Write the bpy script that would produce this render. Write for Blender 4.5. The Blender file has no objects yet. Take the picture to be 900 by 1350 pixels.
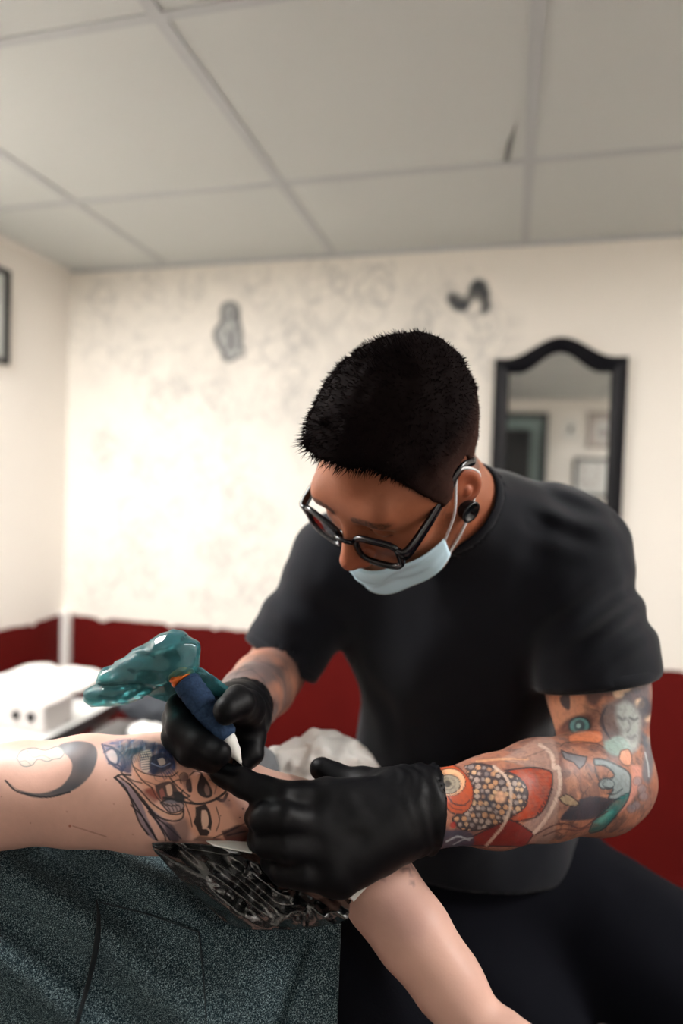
import bpy, bmesh, math, random
import numpy as np
from mathutils import Vector, Matrix
random.seed(7)
RNG = np.random.default_rng(11)
SC = bpy.context.scene
COL = SC.collection
A = lambda *v: np.array(v, dtype=float)

# ------------------------------------------------------------------ camera
FPX, CX, CY = 860.0, 450.0, 675.0
CAM = A(0, 0, 1.36)
_R = (Matrix.Rotation(math.radians(14.5), 3, 'Z') @ Matrix.Rotation(math.radians(90 - 1.93), 3, 'X')
      @ Matrix.Rotation(math.radians(1.86), 3, 'Z'))
R = np.array(_R)
RX, RY, RZ = R[:, 0], R[:, 1], R[:, 2]          # camera right, up, back

def P(x, y, d):
    """a point of the room: photo direction (x, y) at distance d along the view axis"""
    return CAM + R @ A((x - CX) / FPX * d, -(y - CY) / FPX * d, -d)

def ray(x, y):
    v = R @ A((x - CX) / FPX, -(y - CY) / FPX, -1.0)
    return v

def on_plane(x, y, axis, val):
    v = ray(x, y)
    return CAM + v * ((val - CAM[axis]) / v[axis])

def proj(p):
    q = (p - CAM) @ R
    d = -q[:, 2]
    return CX + q[:, 0] / d * FPX, CY - q[:, 1] / d * FPX, d

def V(x, y, z):
    """camera-aligned vector (right, up, towards camera)"""
    return R @ A(x, y, z)

cd = bpy.data.cameras.new('camera')
cam = bpy.data.objects.new('camera', cd)
COL.objects.link(cam)
cam.matrix_world = Matrix.Translation(Vector(CAM)) @ _R.to_4x4()
cd.sensor_fit = 'HORIZONTAL'; cd.sensor_width = 24.0; cd.lens = FPX * 24 / 900
cd.clip_start = 0.02; cd.clip_end = 50
cd.dof.use_dof = True; cd.dof.focus_distance = 0.62; cd.dof.aperture_fstop = 2.0
SC.camera = cam

# ------------------------------------------------------------------ helpers
def lin(r, g, b):
    f = lambda c: (c / 255 / 12.92) if c / 255 <= .04045 else ((c / 255 + .055) / 1.055) ** 2.4
    return A(f(r), f(g), f(b))

BASE = {}
def tag(o, label=None, cat=None, group=None, kind=None):
    if label: o['label'] = label
    if cat: o['category'] = cat
    if group: o['group'] = group
    if kind: o['kind'] = kind
    return o

def thing(name, loc, label, cat, group=None):
    o = bpy.data.objects.new(name, None); COL.objects.link(o)
    o.location = Vector(loc); o.empty_display_size = .05
    BASE[o.name] = np.array(loc, dtype=float)
    return tag(o, label, cat, group)

def obj(name, geo, m, parent=None, smooth=True, label=None, cat=None, group=None, kind=None, col=None):
    v, f = geo
    v = np.asarray(v, dtype=float)
    b = BASE[parent.name] if parent is not None else np.zeros(3)
    org = np.zeros(3)
    if parent is None:
        org = np.array([(v[:, 0].min() + v[:, 0].max()) / 2, (v[:, 1].min() + v[:, 1].max()) / 2, v[:, 2].min()])
        b = org
    me = bpy.data.meshes.new(name)
    fl = f.tolist() if isinstance(f, np.ndarray) else [list(map(int, q)) for q in f]
    me.from_pydata((v - b).tolist(), [], fl)
    me.update()
    if smooth:
        me.polygons.foreach_set('use_smooth', [True] * len(me.polygons))
    if col is not None:
        ca = me.color_attributes.new('paint', 'FLOAT_COLOR', 'POINT')
        c4 = np.ones((len(v), 4), dtype=np.float32); c4[:, :3] = col
        ca.data.foreach_set('color', c4.ravel())
    me.materials.append(m)
    o = bpy.data.objects.new(name, me); COL.objects.link(o)
    if parent is not None: o.parent = parent
    else: o.location = Vector(org)
    BASE[o.name] = b
    return tag(o, label, cat, group, kind)

def join(*geos):
    vs, fs, n = [], [], 0
    for v, f in geos:
        v = np.asarray(v, dtype=float)
        vs.append(v); fs += [[int(i) + n for i in q] for q in f]; n += len(v)
    return np.concatenate(vs), fs

def box(c, s, bev=0.0, rot=None, seg=2):
    bm = bmesh.new(); bmesh.ops.create_cube(bm, size=1)
    bmesh.ops.scale(bm, vec=Vector(s), verts=bm.verts)
    if bev > 0:
        bmesh.ops.bevel(bm, geom=list(bm.edges), offset=bev, segments=seg, profile=.7, affect='EDGES')
    v = np.array([x.co[:] for x in bm.verts]); bm.verts.index_update()
    f = [[q.index for q in x.verts] for x in bm.faces]; bm.free()
    if rot is not None: v = v @ np.asarray(rot).T
    return v + np.asarray(c), f

def bx(x0, x1, y0, y1, z0, z1, bev=0.0):
    return box(((x0 + x1) / 2, (y0 + y1) / 2, (z0 + z1) / 2), (x1 - x0, y1 - y0, z1 - z0), bev)

def smooth_path(pts, n=8):
    pts = np.asarray(pts, dtype=float)
    q = np.vstack([2 * pts[0] - pts[1], pts, 2 * pts[-1] - pts[-2]])
    out = []
    for i in range(1, len(q) - 2):
        for t in np.linspace(0, 1, n, endpoint=False):
            a, b, c, d = q[i - 1], q[i], q[i + 1], q[i + 2]
            out.append(.5 * ((2 * b) + (-a + c) * t + (2 * a - 5 * b + 4 * c - d) * t * t + (-a + 3 * b - 3 * c + d) * t ** 3))
    out.append(pts[-1])
    return np.array(out)

def sweep(pts, prof, closed=False, up=None, scale=None):
    """sweep a 2-D profile (list of (a, b)) along pts"""
    pts = np.asarray(pts, dtype=float); n = len(pts); prof = np.asarray(prof, dtype=float); m = len(prof)
    if closed: tg = np.roll(pts, -1, 0) - np.roll(pts, 1, 0)
    else: tg = np.gradient(pts, axis=0)
    tg /= np.linalg.norm(tg, axis=1)[:, None] + 1e-12
    ref = np.asarray(up if up is not None else (0, 0, 1), dtype=float)
    if up is None and abs(tg[0] @ ref) > .9: ref = A(1, 0, 0)
    vs = []
    for i in range(n):
        s = np.cross(tg[i], ref); s /= np.linalg.norm(s) + 1e-12
        u = np.cross(s, tg[i])
        if up is None: ref = u
        k = 1 if scale is None else scale[i]
        vs.append(pts[i] + k * (prof[:, :1] * s + prof[:, 1:] * u))
    v = np.concatenate(vs); f = []
    for i in range(n if closed else n - 1):
        a, b = i * m, ((i + 1) % n) * m
        for j in range(m):
            f.append([a + j, a + (j + 1) % m, b + (j + 1) % m, b + j])
    if not closed:
        f.append(list(range(m))[::-1]); f.append(list(range((n - 1) * m, n * m)))
    return v, f

def circ(r, n=10, r2=None):
    t = np.linspace(0, 2 * math.pi, n, endpoint=False)
    return np.stack([np.cos(t) * r, np.sin(t) * (r2 or r)], 1)

def tube(pts, r, n=10, closed=False):
    sc = None if np.isscalar(r) else np.asarray(r)
    return sweep(pts, circ(r if np.isscalar(r) else 1.0, n), closed, None, sc)

def lathe(a, b, prof, n=24):
    """revolve (t along a-b in metres, radius) about the axis from a towards b"""
    a, b = np.asarray(a, float), np.asarray(b, float)
    ax = (b - a) / np.linalg.norm(b - a)
    s = np.cross(ax, (0, 0, 1) if abs(ax[2]) < .9 else (1, 0, 0)); s /= np.linalg.norm(s); u = np.cross(s, ax)
    vs, f = [], []
    for t, r in prof:
        for k in range(n):
            th = 2 * math.pi * k / n
            vs.append(a + ax * t + r * (math.cos(th) * s + math.sin(th) * u))
    m = len(prof)
    for i in range(m - 1):
        for k in range(n):
            f.append([i * n + k, i * n + (k + 1) % n, (i + 1) * n + (k + 1) % n, (i + 1) * n + k])
    f.append(list(range(n))[::-1]); f.append(list(range((m - 1) * n, m * n)))
    return np.array(vs), f

def sheet(G, thick=0.0):
    """G: (nu, nv, 3) grid of points -> thin closed slab"""
    nu, nv = G.shape[:2]
    v = G.reshape(-1, 3)
    idx = np.arange(nu * nv).reshape(nu, nv)
    q = np.stack([idx[:-1, :-1], idx[1:, :-1], idx[1:, 1:], idx[:-1, 1:]], -1).reshape(-1, 4)
    if thick <= 0: return v, q
    du = np.gradient(G, axis=0); dv = np.gradient(G, axis=1)
    n = np.cross(du, dv); n /= np.linalg.norm(n, axis=2)[..., None] + 1e-12
    v2 = (G - n * thick).reshape(-1, 3); N = nu * nv
    rim = np.concatenate([idx[:, 0], idx[-1, 1:], idx[::-1, -1][1:], idx[0, ::-1][1:-1]])
    f = q.tolist() + (q[:, ::-1] + N).tolist()
    for i in range(len(rim)):
        a, b = int(rim[i]), int(rim[(i + 1) % len(rim)])
        f.append([b, a, a + N, b + N])
    return np.concatenate([v, v2]), f

# value noise ---------------------------------------------------------------
def _h(i):
    x = (i[..., 0] * 374761393 + i[..., 1] * 668265263 + i[..., 2] * 2147483647) & 0xffffffff
    x = ((x ^ (x >> 13)) * 1274126177) & 0xffffffff
    return ((x ^ (x >> 16)) & 0xffff) / 65535.0
def noise(p, scale=1.0, seed=0):
    q = np.asarray(p) * scale + seed * 17.31
    i = np.floor(q).astype(np.int64); f = q - i; f = f * f * (3 - 2 * f)
    r = 0
    for dx in (0, 1):
        for dy in (0, 1):
            for dz in (0, 1):
                w = (f[..., 0] if dx else 1 - f[..., 0]) * (f[..., 1] if dy else 1 - f[..., 1]) * (f[..., 2] if dz else 1 - f[..., 2])
                r = r + w * _h(i + np.array([dx, dy, dz]))
    return r * 2 - 1
def fbm(p, scale, seed=0, oct=3):
    a, t, r = 1.0, 0.0, 0
    for k in range(oct):
        r = r + a * noise(p, scale * 2 ** k, seed + k); t += a; a *= .5
    return r / t

# implicit surfaces ----------------------------------------------------------
def smin(a, b, k):
    if k <= 0: return np.minimum(a, b)
    h = np.maximum(k - np.abs(a - b), 0) / k
    return np.minimum(a, b) - h * h * k * .25
def smax(a, b, k): return -smin(-a, -b, k)

class S:
    def __init__(s): s.it = []
    def fn(s, f, k=.02, op='u'): s.it.append((op, f, k)); return s
    def cone(s, a, b, ra, rb=None, k=.02, op='u'):
        a, b = np.asarray(a, float), np.asarray(b, float); rb = ra if rb is None else rb
        ba = b - a; L = ba @ ba + 1e-12
        def f(p):
            h = np.clip((p - a) @ ba / L, 0, 1)
            return np.linalg.norm(p - a - h[:, None] * ba, axis=1) - (ra + (rb - ra) * h)
        return s.fn(f, k, op)
    def chain(s, pts, rs, k=.015, kin=.01):
        c = S()
        for i in range(len(pts) - 1): c.cone(pts[i], pts[i + 1], rs[i], rs[i + 1], kin)
        return s.fn(c, k)
    def ell(s, c, r, M=None, k=.02, op='u'):
        c, r = np.asarray(c, float), np.asarray(r, float); M = np.eye(3) if M is None else M
        def f(p):
            q = (p - c) @ M
            k0 = np.linalg.norm(q / r, axis=1); k1 = np.linalg.norm(q / (r * r), axis=1) + 1e-9
            return k0 * (k0 - 1) / k1
        return s.fn(f, k, op)
    def rbox(s, c, h, M=None, rad=.01, k=.02, op='u'):
        c, h = np.asarray(c, float), np.asarray(h, float) - rad; M = np.eye(3) if M is None else M
        def f(p):
            q = np.abs((p - c) @ M) - h
            return np.linalg.norm(np.maximum(q, 0), axis=1) + np.minimum(q.max(1), 0) - rad
        return s.fn(f, k, op)
    def plane(s, c, n, k=.004, op='i'):
        """keep the side opposite to n"""
        c, n = np.asarray(c, float), np.asarray(n, float); n = n / np.linalg.norm(n)
        return s.fn(lambda p: (p - c) @ n, k, op)
    def __call__(s, p):
        d = None
        for op, f, k in s.it:
            e = f(p)
            if d is None: d = e
            elif op == 'u': d = smin(d, e, k)
            elif op == 's': d = smax(d, -e, k)
            else: d = smax(d, e, k)
        return d

def project(f, v, it=2, eps=4e-4):
    for _ in range(it):
        d = f(v); g = np.zeros_like(v)
        for s in ((1, -1, -1), (-1, -1, 1), (-1, 1, -1), (1, 1, 1)):
            s = np.array(s, float); g += s * f(v + s * eps)[:, None]
        L = np.linalg.norm(g, axis=1)[:, None] + 1e-9
        step = np.clip(d, -.003, .003)[:, None] * g / L
        v = v - step
    return v

def grad(f, v, eps=5e-4):
    g = np.zeros_like(v)
    for s in ((1, -1, -1), (-1, -1, 1), (-1, 1, -1), (1, 1, 1)):
        s = np.array(s, float); g += s * f(v + s * eps)[:, None]
    return g / (np.linalg.norm(g, axis=1)[:, None] + 1e-9)

def mesh_sdf(f, lo, hi, h, B=8, proj_it=2, slack=1.7):
    lo, hi = np.asarray(lo, float), np.asarray(hi, float)
    nb = np.ceil((hi - lo) / (h * B)).astype(int); N = nb * B + 1
    D = np.full(N, 9.0, dtype=np.float32)
    bi = np.stack(np.meshgrid(*[np.arange(n) for n in nb], indexing='ij'), -1).reshape(-1, 3)
    cen = lo + (bi + .5) * B * h
    dc = np.concatenate([f(c) for c in np.array_split(cen, max(1, len(cen) // 50000))])
    act = np.abs(dc) < h * B * .87 * slack + .004
    for b in bi[(~act) & (dc < 0)]:
        D[b[0] * B:b[0] * B + B + 1, b[1] * B:b[1] * B + B + 1, b[2] * B:b[2] * B + B + 1] = -9
    off = np.stack(np.meshgrid(*[np.arange(B + 1)] * 3, indexing='ij'), -1).reshape(-1, 3)
    ab = bi[act]
    for ch in np.array_split(ab, max(1, len(ab) // 300)):
        if not len(ch): continue
        I = (ch[:, None, :] * B + off[None]).reshape(-1, 3)
        D[I[:, 0], I[:, 1], I[:, 2]] = f(lo + I * h)
    s = D < 0
    cnt = np.zeros(N - 1, dtype=np.int8)
    cs = [(i, j, k) for i in (0, 1) for j in (0, 1) for k in (0, 1)]
    for i, j, k in cs:
        cnt += s[i:N[0] - 1 + i, j:N[1] - 1 + j, k:N[2] - 1 + k]
    C = np.argwhere((cnt > 0) & (cnt < 8))
    acc = np.zeros((len(C), 3)); num = np.zeros(len(C))
    for a in cs:
        for ax in range(3):
            if a[ax]: continue
            b = list(a); b[ax] = 1
            Ia, Ib = C + np.array(a), C + np.array(b)
            da = D[Ia[:, 0], Ia[:, 1], Ia[:, 2]].astype(float); db = D[Ib[:, 0], Ib[:, 1], Ib[:, 2]].astype(float)
            m = (da < 0) != (db < 0)
            t = np.where(m, da / np.where(m, da - db, 1), 0)
            pt = Ia.astype(float); pt[:, ax] += t
            acc[m] += pt[m]; num[m] += 1
    v = lo + acc / num[:, None] * h
    vid = np.full(N - 1, -1, dtype=np.int64); vid[C[:, 0], C[:, 1], C[:, 2]] = np.arange(len(C))
    F = []
    for ax in range(3):
        u, w = (ax + 1) % 3, (ax + 2) % 3
        sl0 = [slice(None)] * 3; sl1 = [slice(None)] * 3
        sl0[ax] = slice(0, -1); sl1[ax] = slice(1, None)
        for dd in (u, w):
            sl0[dd] = slice(1, -1); sl1[dd] = slice(1, -1)
        a, b = s[tuple(sl0)], s[tuple(sl1)]
        E = np.argwhere(a != b); sg = a[E[:, 0], E[:, 1], E[:, 2]]
        E[:, u] += 1; E[:, w] += 1
        q = []
        for du, dw in ((-1, -1), (0, -1), (0, 0), (-1, 0)):
            c = E.copy(); c[:, u] += du; c[:, w] += dw
            q.append(vid[c[:, 0], c[:, 1], c[:, 2]])
        q = np.stack(q, 1)
        q[~sg] = q[~sg][:, ::-1]
        F.append(q)
    F = np.concatenate(F); F = F[(F >= 0).all(1)]
    if proj_it: v = project(f, v, proj_it)
    return v, F

def refine(geo, mask_fn, f, cuts=2):
    """subdivide the faces of a region and settle the new points on the surface"""
    v, F = geo
    bm = bmesh.new()
    vs = [bm.verts.new(p) for p in v.tolist()]
    c = v[F].mean(1); m = mask_fn(c)
    for q in F.tolist():
        try: bm.faces.new([vs[i] for i in q])
        except ValueError: pass
    bm.faces.ensure_lookup_table()
    cen = np.array([x.calc_center_median()[:] for x in bm.faces]); m = mask_fn(cen)
    ed = set()
    for x, k in zip(bm.faces, m):
        if k: ed.update(x.edges)
    bmesh.ops.subdivide_edges(bm, edges=list(ed), cuts=cuts, use_grid_fill=True)
    bm.verts.index_update()
    v = np.array([x.co[:] for x in bm.verts]); F = [[q.index for q in x.verts] for x in bm.faces]; bm.free()
    return project(f, v, 2), F

def hit(f, x, y, d0=.35, d1=1.4, n=120):
    """distance along the view axis at which the surface f is met in photo direction (x, y); arrays allowed"""
    x, y = np.atleast_1d(x).astype(float), np.atleast_1d(y).astype(float)
    dirs = np.stack([(x - CX) / FPX, -(y - CY) / FPX, -np.ones_like(x)], 1) @ R.T
    d = np.full(len(x), d0)
    for _ in range(n):
        e = f(CAM + dirs * d[:, None]); d = np.minimum(d + np.clip(e * .7, -.02, .05), d1)
    return d, CAM + dirs * d[:, None]

# drawing in two dimensions (for tattoos and wall sketches) -------------------
class Ink:
    def __init__(s, X, Y, base, mask=None):
        s.X, s.Y, s.c = X, Y, base.copy(); s.m = np.ones(len(X)) if mask is None else mask.astype(float)
    lw = 1.0
    def blend(s, a, col):
        a = np.clip(a, 0, 1) * s.m
        s.c = s.c * (1 - a[:, None]) + np.asarray(col)[None] * a[:, None]
    def seg(s, pts, closed=False):
        pts = np.asarray(pts, float); n = len(pts); best = np.full(len(s.X), 1e9)
        for i in range(n if closed else n - 1):
            a, b = pts[i], pts[(i + 1) % n]; ab = b - a; L = ab @ ab + 1e-9
            h = np.clip(((s.X - a[0]) * ab[0] + (s.Y - a[1]) * ab[1]) / L, 0, 1)
            best = np.minimum(best, np.hypot(s.X - a[0] - h * ab[0], s.Y - a[1] - h * ab[1]))
        return best
    def line(s, pts, w, col, a=1.0, soft=.8, sm=True, closed=False):
        if sm and len(pts) > 2: pts = smooth_path(list(pts) + ([pts[0]] if closed else []), 5)
        d = s.seg(pts, False if sm else closed)
        s.blend(a * np.clip((w * s.lw / 2 - d) / soft + .5, 0, 1), col)
    def inside(s, pts):
        pts = np.asarray(pts, float); c = np.zeros(len(s.X), bool); n = len(pts); j = n - 1
        for i in range(n):
            xi, yi = pts[i]; xj, yj = pts[j]
            k = ((yi > s.Y) != (yj > s.Y)) & (s.X < (xj - xi) * (s.Y - yi) / (yj - yi + 1e-12) + xi)
            c ^= k; j = i
        return c
    def poly(s, pts, col, a=1.0, soft=1.0, sm=True, edge=None, ew=1.2, mod=None):
        if sm: pts = smooth_path(list(pts) + [pts[0]], 5)[:-1]
        d = s.seg(pts, True); ins = s.inside(pts)
        sd = np.where(ins, d, -d)
        al = a * np.clip(sd / soft + .5, 0, 1)
        if mod is not None: al = al * mod
        s.blend(al, col)
        if edge is not None: s.blend(np.clip((ew * s.lw / 2 - d) / .8 + .5, 0, 1) * .9, edge)
    def ring(s, c, r, w, col, a=1.0, ry=None, soft=.8):
        k = 1 if ry is None else r / ry
        d = np.abs(np.hypot(s.X - c[0], (s.Y - c[1]) * k) - r)
        s.blend(a * np.clip((w / 2 - d) / soft + .5, 0, 1), col)
    def disc(s, c, r, col, a=1.0, ry=None, soft=1.0):
        k = 1 if ry is None else r / ry
        d = r - np.hypot(s.X - c[0], (s.Y - c[1]) * k)
        s.blend(a * np.clip(d / soft + .5, 0, 1), col)

# ------------------------------------------------------------------ materials
def mat(name, col=(.5, .5, .5), rough=.5, metal=0.0, spec=.5, paint=False, sss=0.0, sssr=(.01, .004, .002), coat=0.0,
        var=None, bump=None, alpha=1.0, trans=0.0, sheen=0.0, ior=1.45):
    m = bpy.data.materials.new(name); m.use_nodes = True
    nt = m.node_tree; b = nt.nodes['Principled BSDF']; L = nt.links.new
    b.inputs['Roughness'].default_value = rough; b.inputs['Metallic'].default_value = metal
    b.inputs['Specular IOR Level'].default_value = spec; b.inputs['Coat Weight'].default_value = coat
    b.inputs['Transmission Weight'].default_value = trans; b.inputs['Alpha'].default_value = alpha
    b.inputs['IOR'].default_value = ior; b.inputs['Coat Roughness'].default_value = .08
    if sheen: b.inputs['Sheen Weight'].default_value = sheen; b.inputs['Sheen Roughness'].default_value = .5
    if sss:
        b.inputs['Subsurface Weight'].default_value = sss; b.inputs['Subsurface Radius'].default_value = sssr
        b.inputs['Subsurface Scale'].default_value = 1.0
    tc = nt.nodes.new('ShaderNodeTexCoord')
    src = None
    if paint:
        at = nt.nodes.new('ShaderNodeAttribute'); at.attribute_name = 'paint'; src = at.outputs['Color']
    else:
        rgb = nt.nodes.new('ShaderNodeRGB'); rgb.outputs[0].default_value = (*col, 1); src = rgb.outputs[0]
    if var:                                   # (scale, strength, second colour or None, stretch)
        mp = nt.nodes.new('ShaderNodeMapping'); L(tc.outputs['Object'], mp.inputs[0])
        mp.inputs['Scale'].default_value = var[3] if len(var) > 3 else (1, 1, 1)
        if len(var) > 4: mp.inputs['Rotation'].default_value = var[4]
        nz = nt.nodes.new('ShaderNodeTexNoise'); nz.inputs['Scale'].default_value = var[0]; nz.inputs['Detail'].default_value = 4
        L(mp.outputs[0], nz.inputs['Vector'])
        rp = nt.nodes.new('ShaderNodeMapRange'); rp.inputs[1].default_value = .38; rp.inputs[2].default_value = .62
        rp.inputs[3].default_value = 0; rp.inputs[4].default_value = var[1]
        L(nz.outputs['Fac'], rp.inputs[0])
        mx = nt.nodes.new('ShaderNodeMix'); mx.data_type = 'RGBA'
        L(rp.outputs[0], mx.inputs[0]); L(src, mx.inputs[6]); mx.inputs[7].default_value = (*var[2], 1)
        src = mx.outputs[2]
    L(src, b.inputs['Base Color'])
    if bump:                                  # (scale, strength, distance)
        nz = nt.nodes.new('ShaderNodeTexNoise'); nz.inputs['Scale'].default_value = bump[0]; nz.inputs['Detail'].default_value = 5
        L(tc.outputs['Object'], nz.inputs['Vector'])
        bp = nt.nodes.new('ShaderNodeBump'); bp.inputs['Strength'].default_value = bump[1]; bp.inputs['Distance'].default_value = bump[2]
        L(nz.outputs['Fac'], bp.inputs['Height']); L(bp.outputs[0], b.inputs['Normal'])
    return m

def emit(name, col, s):
    m = bpy.data.materials.new(name); m.use_nodes = True; nt = m.node_tree
    b = nt.nodes['Principled BSDF']; b.inputs['Base Color'].default_value = (.8, .8, .8, 1)
    b.inputs['Emission Color'].default_value = (*col, 1); b.inputs['Emission Strength'].default_value = s
    return m
# ------------------------------------------------------------------ the room
D = 2.41
XL = on_plane(88, 600, 1, D)[0]
H = on_plane(672, 322, 1, D)[2]
WZ = on_plane(672, 863, 1, D)[2]
XRW, YF = 1.75, -1.48
print('room', XL, H, WZ)
M_white = mat('white_wall_paint', lin(238, 232, 224), .85, spec=.2, bump=(60, .08, .002))
M_mural = mat('white_wall_paint_with_pencil_sketches', rough=.85, spec=.2, paint=True, bump=(60, .08, .002))
M_ceil = mat('ceiling_panel', lin(206, 208, 204), .9, spec=.1, bump=(220, .15, .001))
M_bar = mat('ceiling_bar', lin(188, 190, 190), .7)
M_red = mat('dark_red_paint', lin(94, 16, 13), .65, spec=.15, var=(3.0, .35, lin(78, 11, 10)))
M_floor = mat('grey_vinyl_floor', lin(58, 55, 54), .55, var=(4, .5, lin(44, 42, 41)))
M_trim = mat('white_trim_paint', lin(236, 232, 226), .6)
st = dict(kind='structure')

# back wall with the sketches drawn on it
ux = np.unique(np.concatenate([np.arange(XL, on_plane(665, 500, 1, D)[0], .006), np.linspace(on_plane(665, 500, 1, D)[0], XRW, 24)]))
zt = on_plane(500, 860, 1, D)[2]
uz = np.unique(np.concatenate([np.linspace(0, zt, 10), np.arange(zt, H, .006), [H]]))
G = np.zeros((len(ux), len(uz), 3)); G[..., 0] = ux[:, None]; G[..., 1] = D; G[..., 2] = uz[None]
geo = sheet(G, .06)
v = geo[0]; nfront = len(ux) * len(uz)
X, Y, _ = proj(v[:nfront])
colr = np.tile(lin(242, 236, 226), (len(v), 1))
base = colr[:nfront].copy()
r5 = random.Random(5)
gp = np.stack([X / 60, Y / 60, X * 0], 1)
reg = np.clip((X - 95) / 30, 0, 1) * np.clip((660 - X) / 25, 0, 1) * np.clip((Y - 345) / 12, 0, 1) * np.clip((815 - Y) / 30, 0, 1)
sm = np.clip(fbm(gp, 1.0, 3, 4) * 1.6, 0, 1) * .20 + np.clip(fbm(gp, 4.5, 8, 3) * 2.0 - .1, 0, 1) * .15
grey = lin(150, 152, 152)
base = base * (1 - (reg * sm)[:, None]) + grey * (reg * sm)[:, None]
def sketch(cx, cy, s, a, n):
    k = np.where((np.abs(X - cx) < s * 2) & (np.abs(Y - cy) < s * 2))[0]
    if not len(k): return
    ik = Ink(X[k], Y[k], base[k])
    for _ in range(n):
        ox, oy, rr = cx + r5.uniform(-.6, .6) * s, cy + r5.uniform(-.7, .7) * s, s * r5.uniform(.2, .75)
        t0, t1 = r5.uniform(0, 6.3), r5.uniform(2, 6)
        pts = [(ox + rr * (1 + .3 * r5.uniform(-1, 1)) * math.cos(t0 + t1 * i / 6), oy + rr * 1.2 * (1 + .3 * r5.uniform(-1, 1)) * math.sin(t0 + t1 * i / 6)) for i in range(7)]
        ik.line(pts, r5.uniform(2.0, 4.0), lin(130, 132, 134), a * r5.uniform(.35, .8), soft=2)
    base[k] = ik.c
for cx, cy, s, a in [(130, 385, 26, .16), (192, 378, 24, .2), (265, 378, 30, .26), (345, 378, 34, .22), (440, 368, 26, .3), (498, 372, 30, .36),
                     (395, 435, 30, .3), (390, 470, 34, .2), (640, 440, 26, .25), (655, 470, 22, .2)]:
    sketch(cx, cy, s, a, 9)
for i in range(70):
    cx, cy = r5.uniform(105, 440), r5.uniform(430, 805)
    if i % 5 == 0: cx, cy = r5.uniform(400, 650), r5.uniform(360, 470)
    sketch(cx, cy, r5.uniform(16, 38), r5.uniform(.1, .26), 7)
ik = Ink(X, Y, base)
dk = lin(62, 66, 70)
# hooded little figure
ik.poly([(293, 402), (303, 398), (313, 402), (316, 418), (317, 440), (320, 458), (312, 473), (300, 474), (292, 464), (284, 446), (284, 434), (292, 424)], lin(150, 154, 156), .75, 3)
for pl, w in (([(293, 424), (292, 408), (298, 400), (308, 400), (314, 408), (314, 422)], 5), ([(293, 424), (284, 436), (284, 446), (292, 462), (298, 470)], 5),
              ([(314, 420), (318, 438), (317, 452), (321, 462)], 5), ([(292, 470), (302, 476), (312, 470), (322, 468)], 4),
              ([(300, 412), (306, 408), (310, 416), (304, 422), (299, 416)], 3), ([(297, 436), (304, 446), (308, 460)], 3), ([(310, 430), (306, 446), (300, 460)], 3)):
    ik.line(pl, w, dk, .8, 2)
# dark curled creature
ik.poly([(592, 392), (600, 386), (612, 392), (618, 402), (610, 412), (597, 408)], dk, .7, 4)
ik.poly([(618, 380), (626, 370), (638, 371), (645, 384), (644, 404), (637, 412), (631, 398), (622, 392)], dk, .72, 4)
for pl, w, a in (([(594, 396), (604, 404), (616, 398), (622, 386), (632, 376), (640, 386)], 12, .75), ([(594, 390), (602, 398), (612, 404)], 12, .6),
                 ([(628, 374), (638, 390), (643, 402), (638, 410)], 10, .75), ([(620, 378), (630, 370), (640, 374)], 6, .6),
                 ([(612, 410), (622, 416), (632, 412)], 4, .3)):
    ik.line(pl, w, dk, a, 4)
colr[:nfront] = ik.c
obj('wall_back', geo, M_mural, smooth=False, col=colr, **st)

obj('wall_left', bx(XL - .06, XL, YF, D, 0, H), M_white, smooth=False, **st)
obj('wall_right', bx(XRW, XRW + .06, YF, D, 0, H), M_white, smooth=False, **st)
obj('wall_front', bx(XL, XRW, YF - .06, YF, 0, H), M_white, smooth=False, **st)
obj('floor', bx(XL - .06, XRW + .06, YF - .06, D + .06, -.05, 0), M_floor, smooth=False, **st)
obj('ceiling', bx(XL - .06, XRW + .06, YF - .06, D + .06, H, H + .05), M_ceil, smooth=False, **st)

# ceiling grid bars
gx = on_plane(692, 318, 1, D)[0]; gx2 = on_plane(440, 336, 1, D)[0]; px_ = gx - gx2
gy = .756 * D; py_ = .285 * D
print('grid', gx, gx2, px_, gy, py_)
n = 1
xs = [gx + px_ * k for k in range(-4, 4) if XL + .05 < gx + px_ * k < XRW - .05]
ys = [gy - py_ * k for k in range(0, 8) if YF + .05 < gy - py_ * k]
for x in xs:
    obj('trim_%d' % n, bx(x - .014, x + .014, YF, D, H - .004, H + .002, .001), M_bar, smooth=False, **st); n += 1
for y in ys:
    obj('trim_%d' % n, bx(XL, XRW, y - .011, y + .011, H - .0045, H + .001, .001), M_bar, smooth=False, **st); n += 1
obj('trim_%d' % n, bx(XL, XRW, D - .016, D, H - .012, H, .002), M_bar, smooth=False, **st); n += 1
obj('trim_%d' % n, bx(XL, XL + .016, YF, D, H - .012, H, .002), M_trim, smooth=False, **st); n += 1
# a torn sliver at the corner of one panel
q = [on_plane(a, b, 2, H - .0005) for a, b in ((664, 212), (668, 190), (681, 160), (676, 190), (671, 213))]
q = np.array(q)
obj('trim_%d' % n, (np.concatenate([q, q - A(0, 0, .002)]), [[0, 1, 2, 3, 4], [9, 8, 7, 6, 5]] + [[i, i + 5, (i + 1) % 5 + 5, (i + 1) % 5] for i in range(5)]),
    mat('torn_panel_edge', lin(120, 120, 118), .8), smooth=False, **st); n += 1

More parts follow.
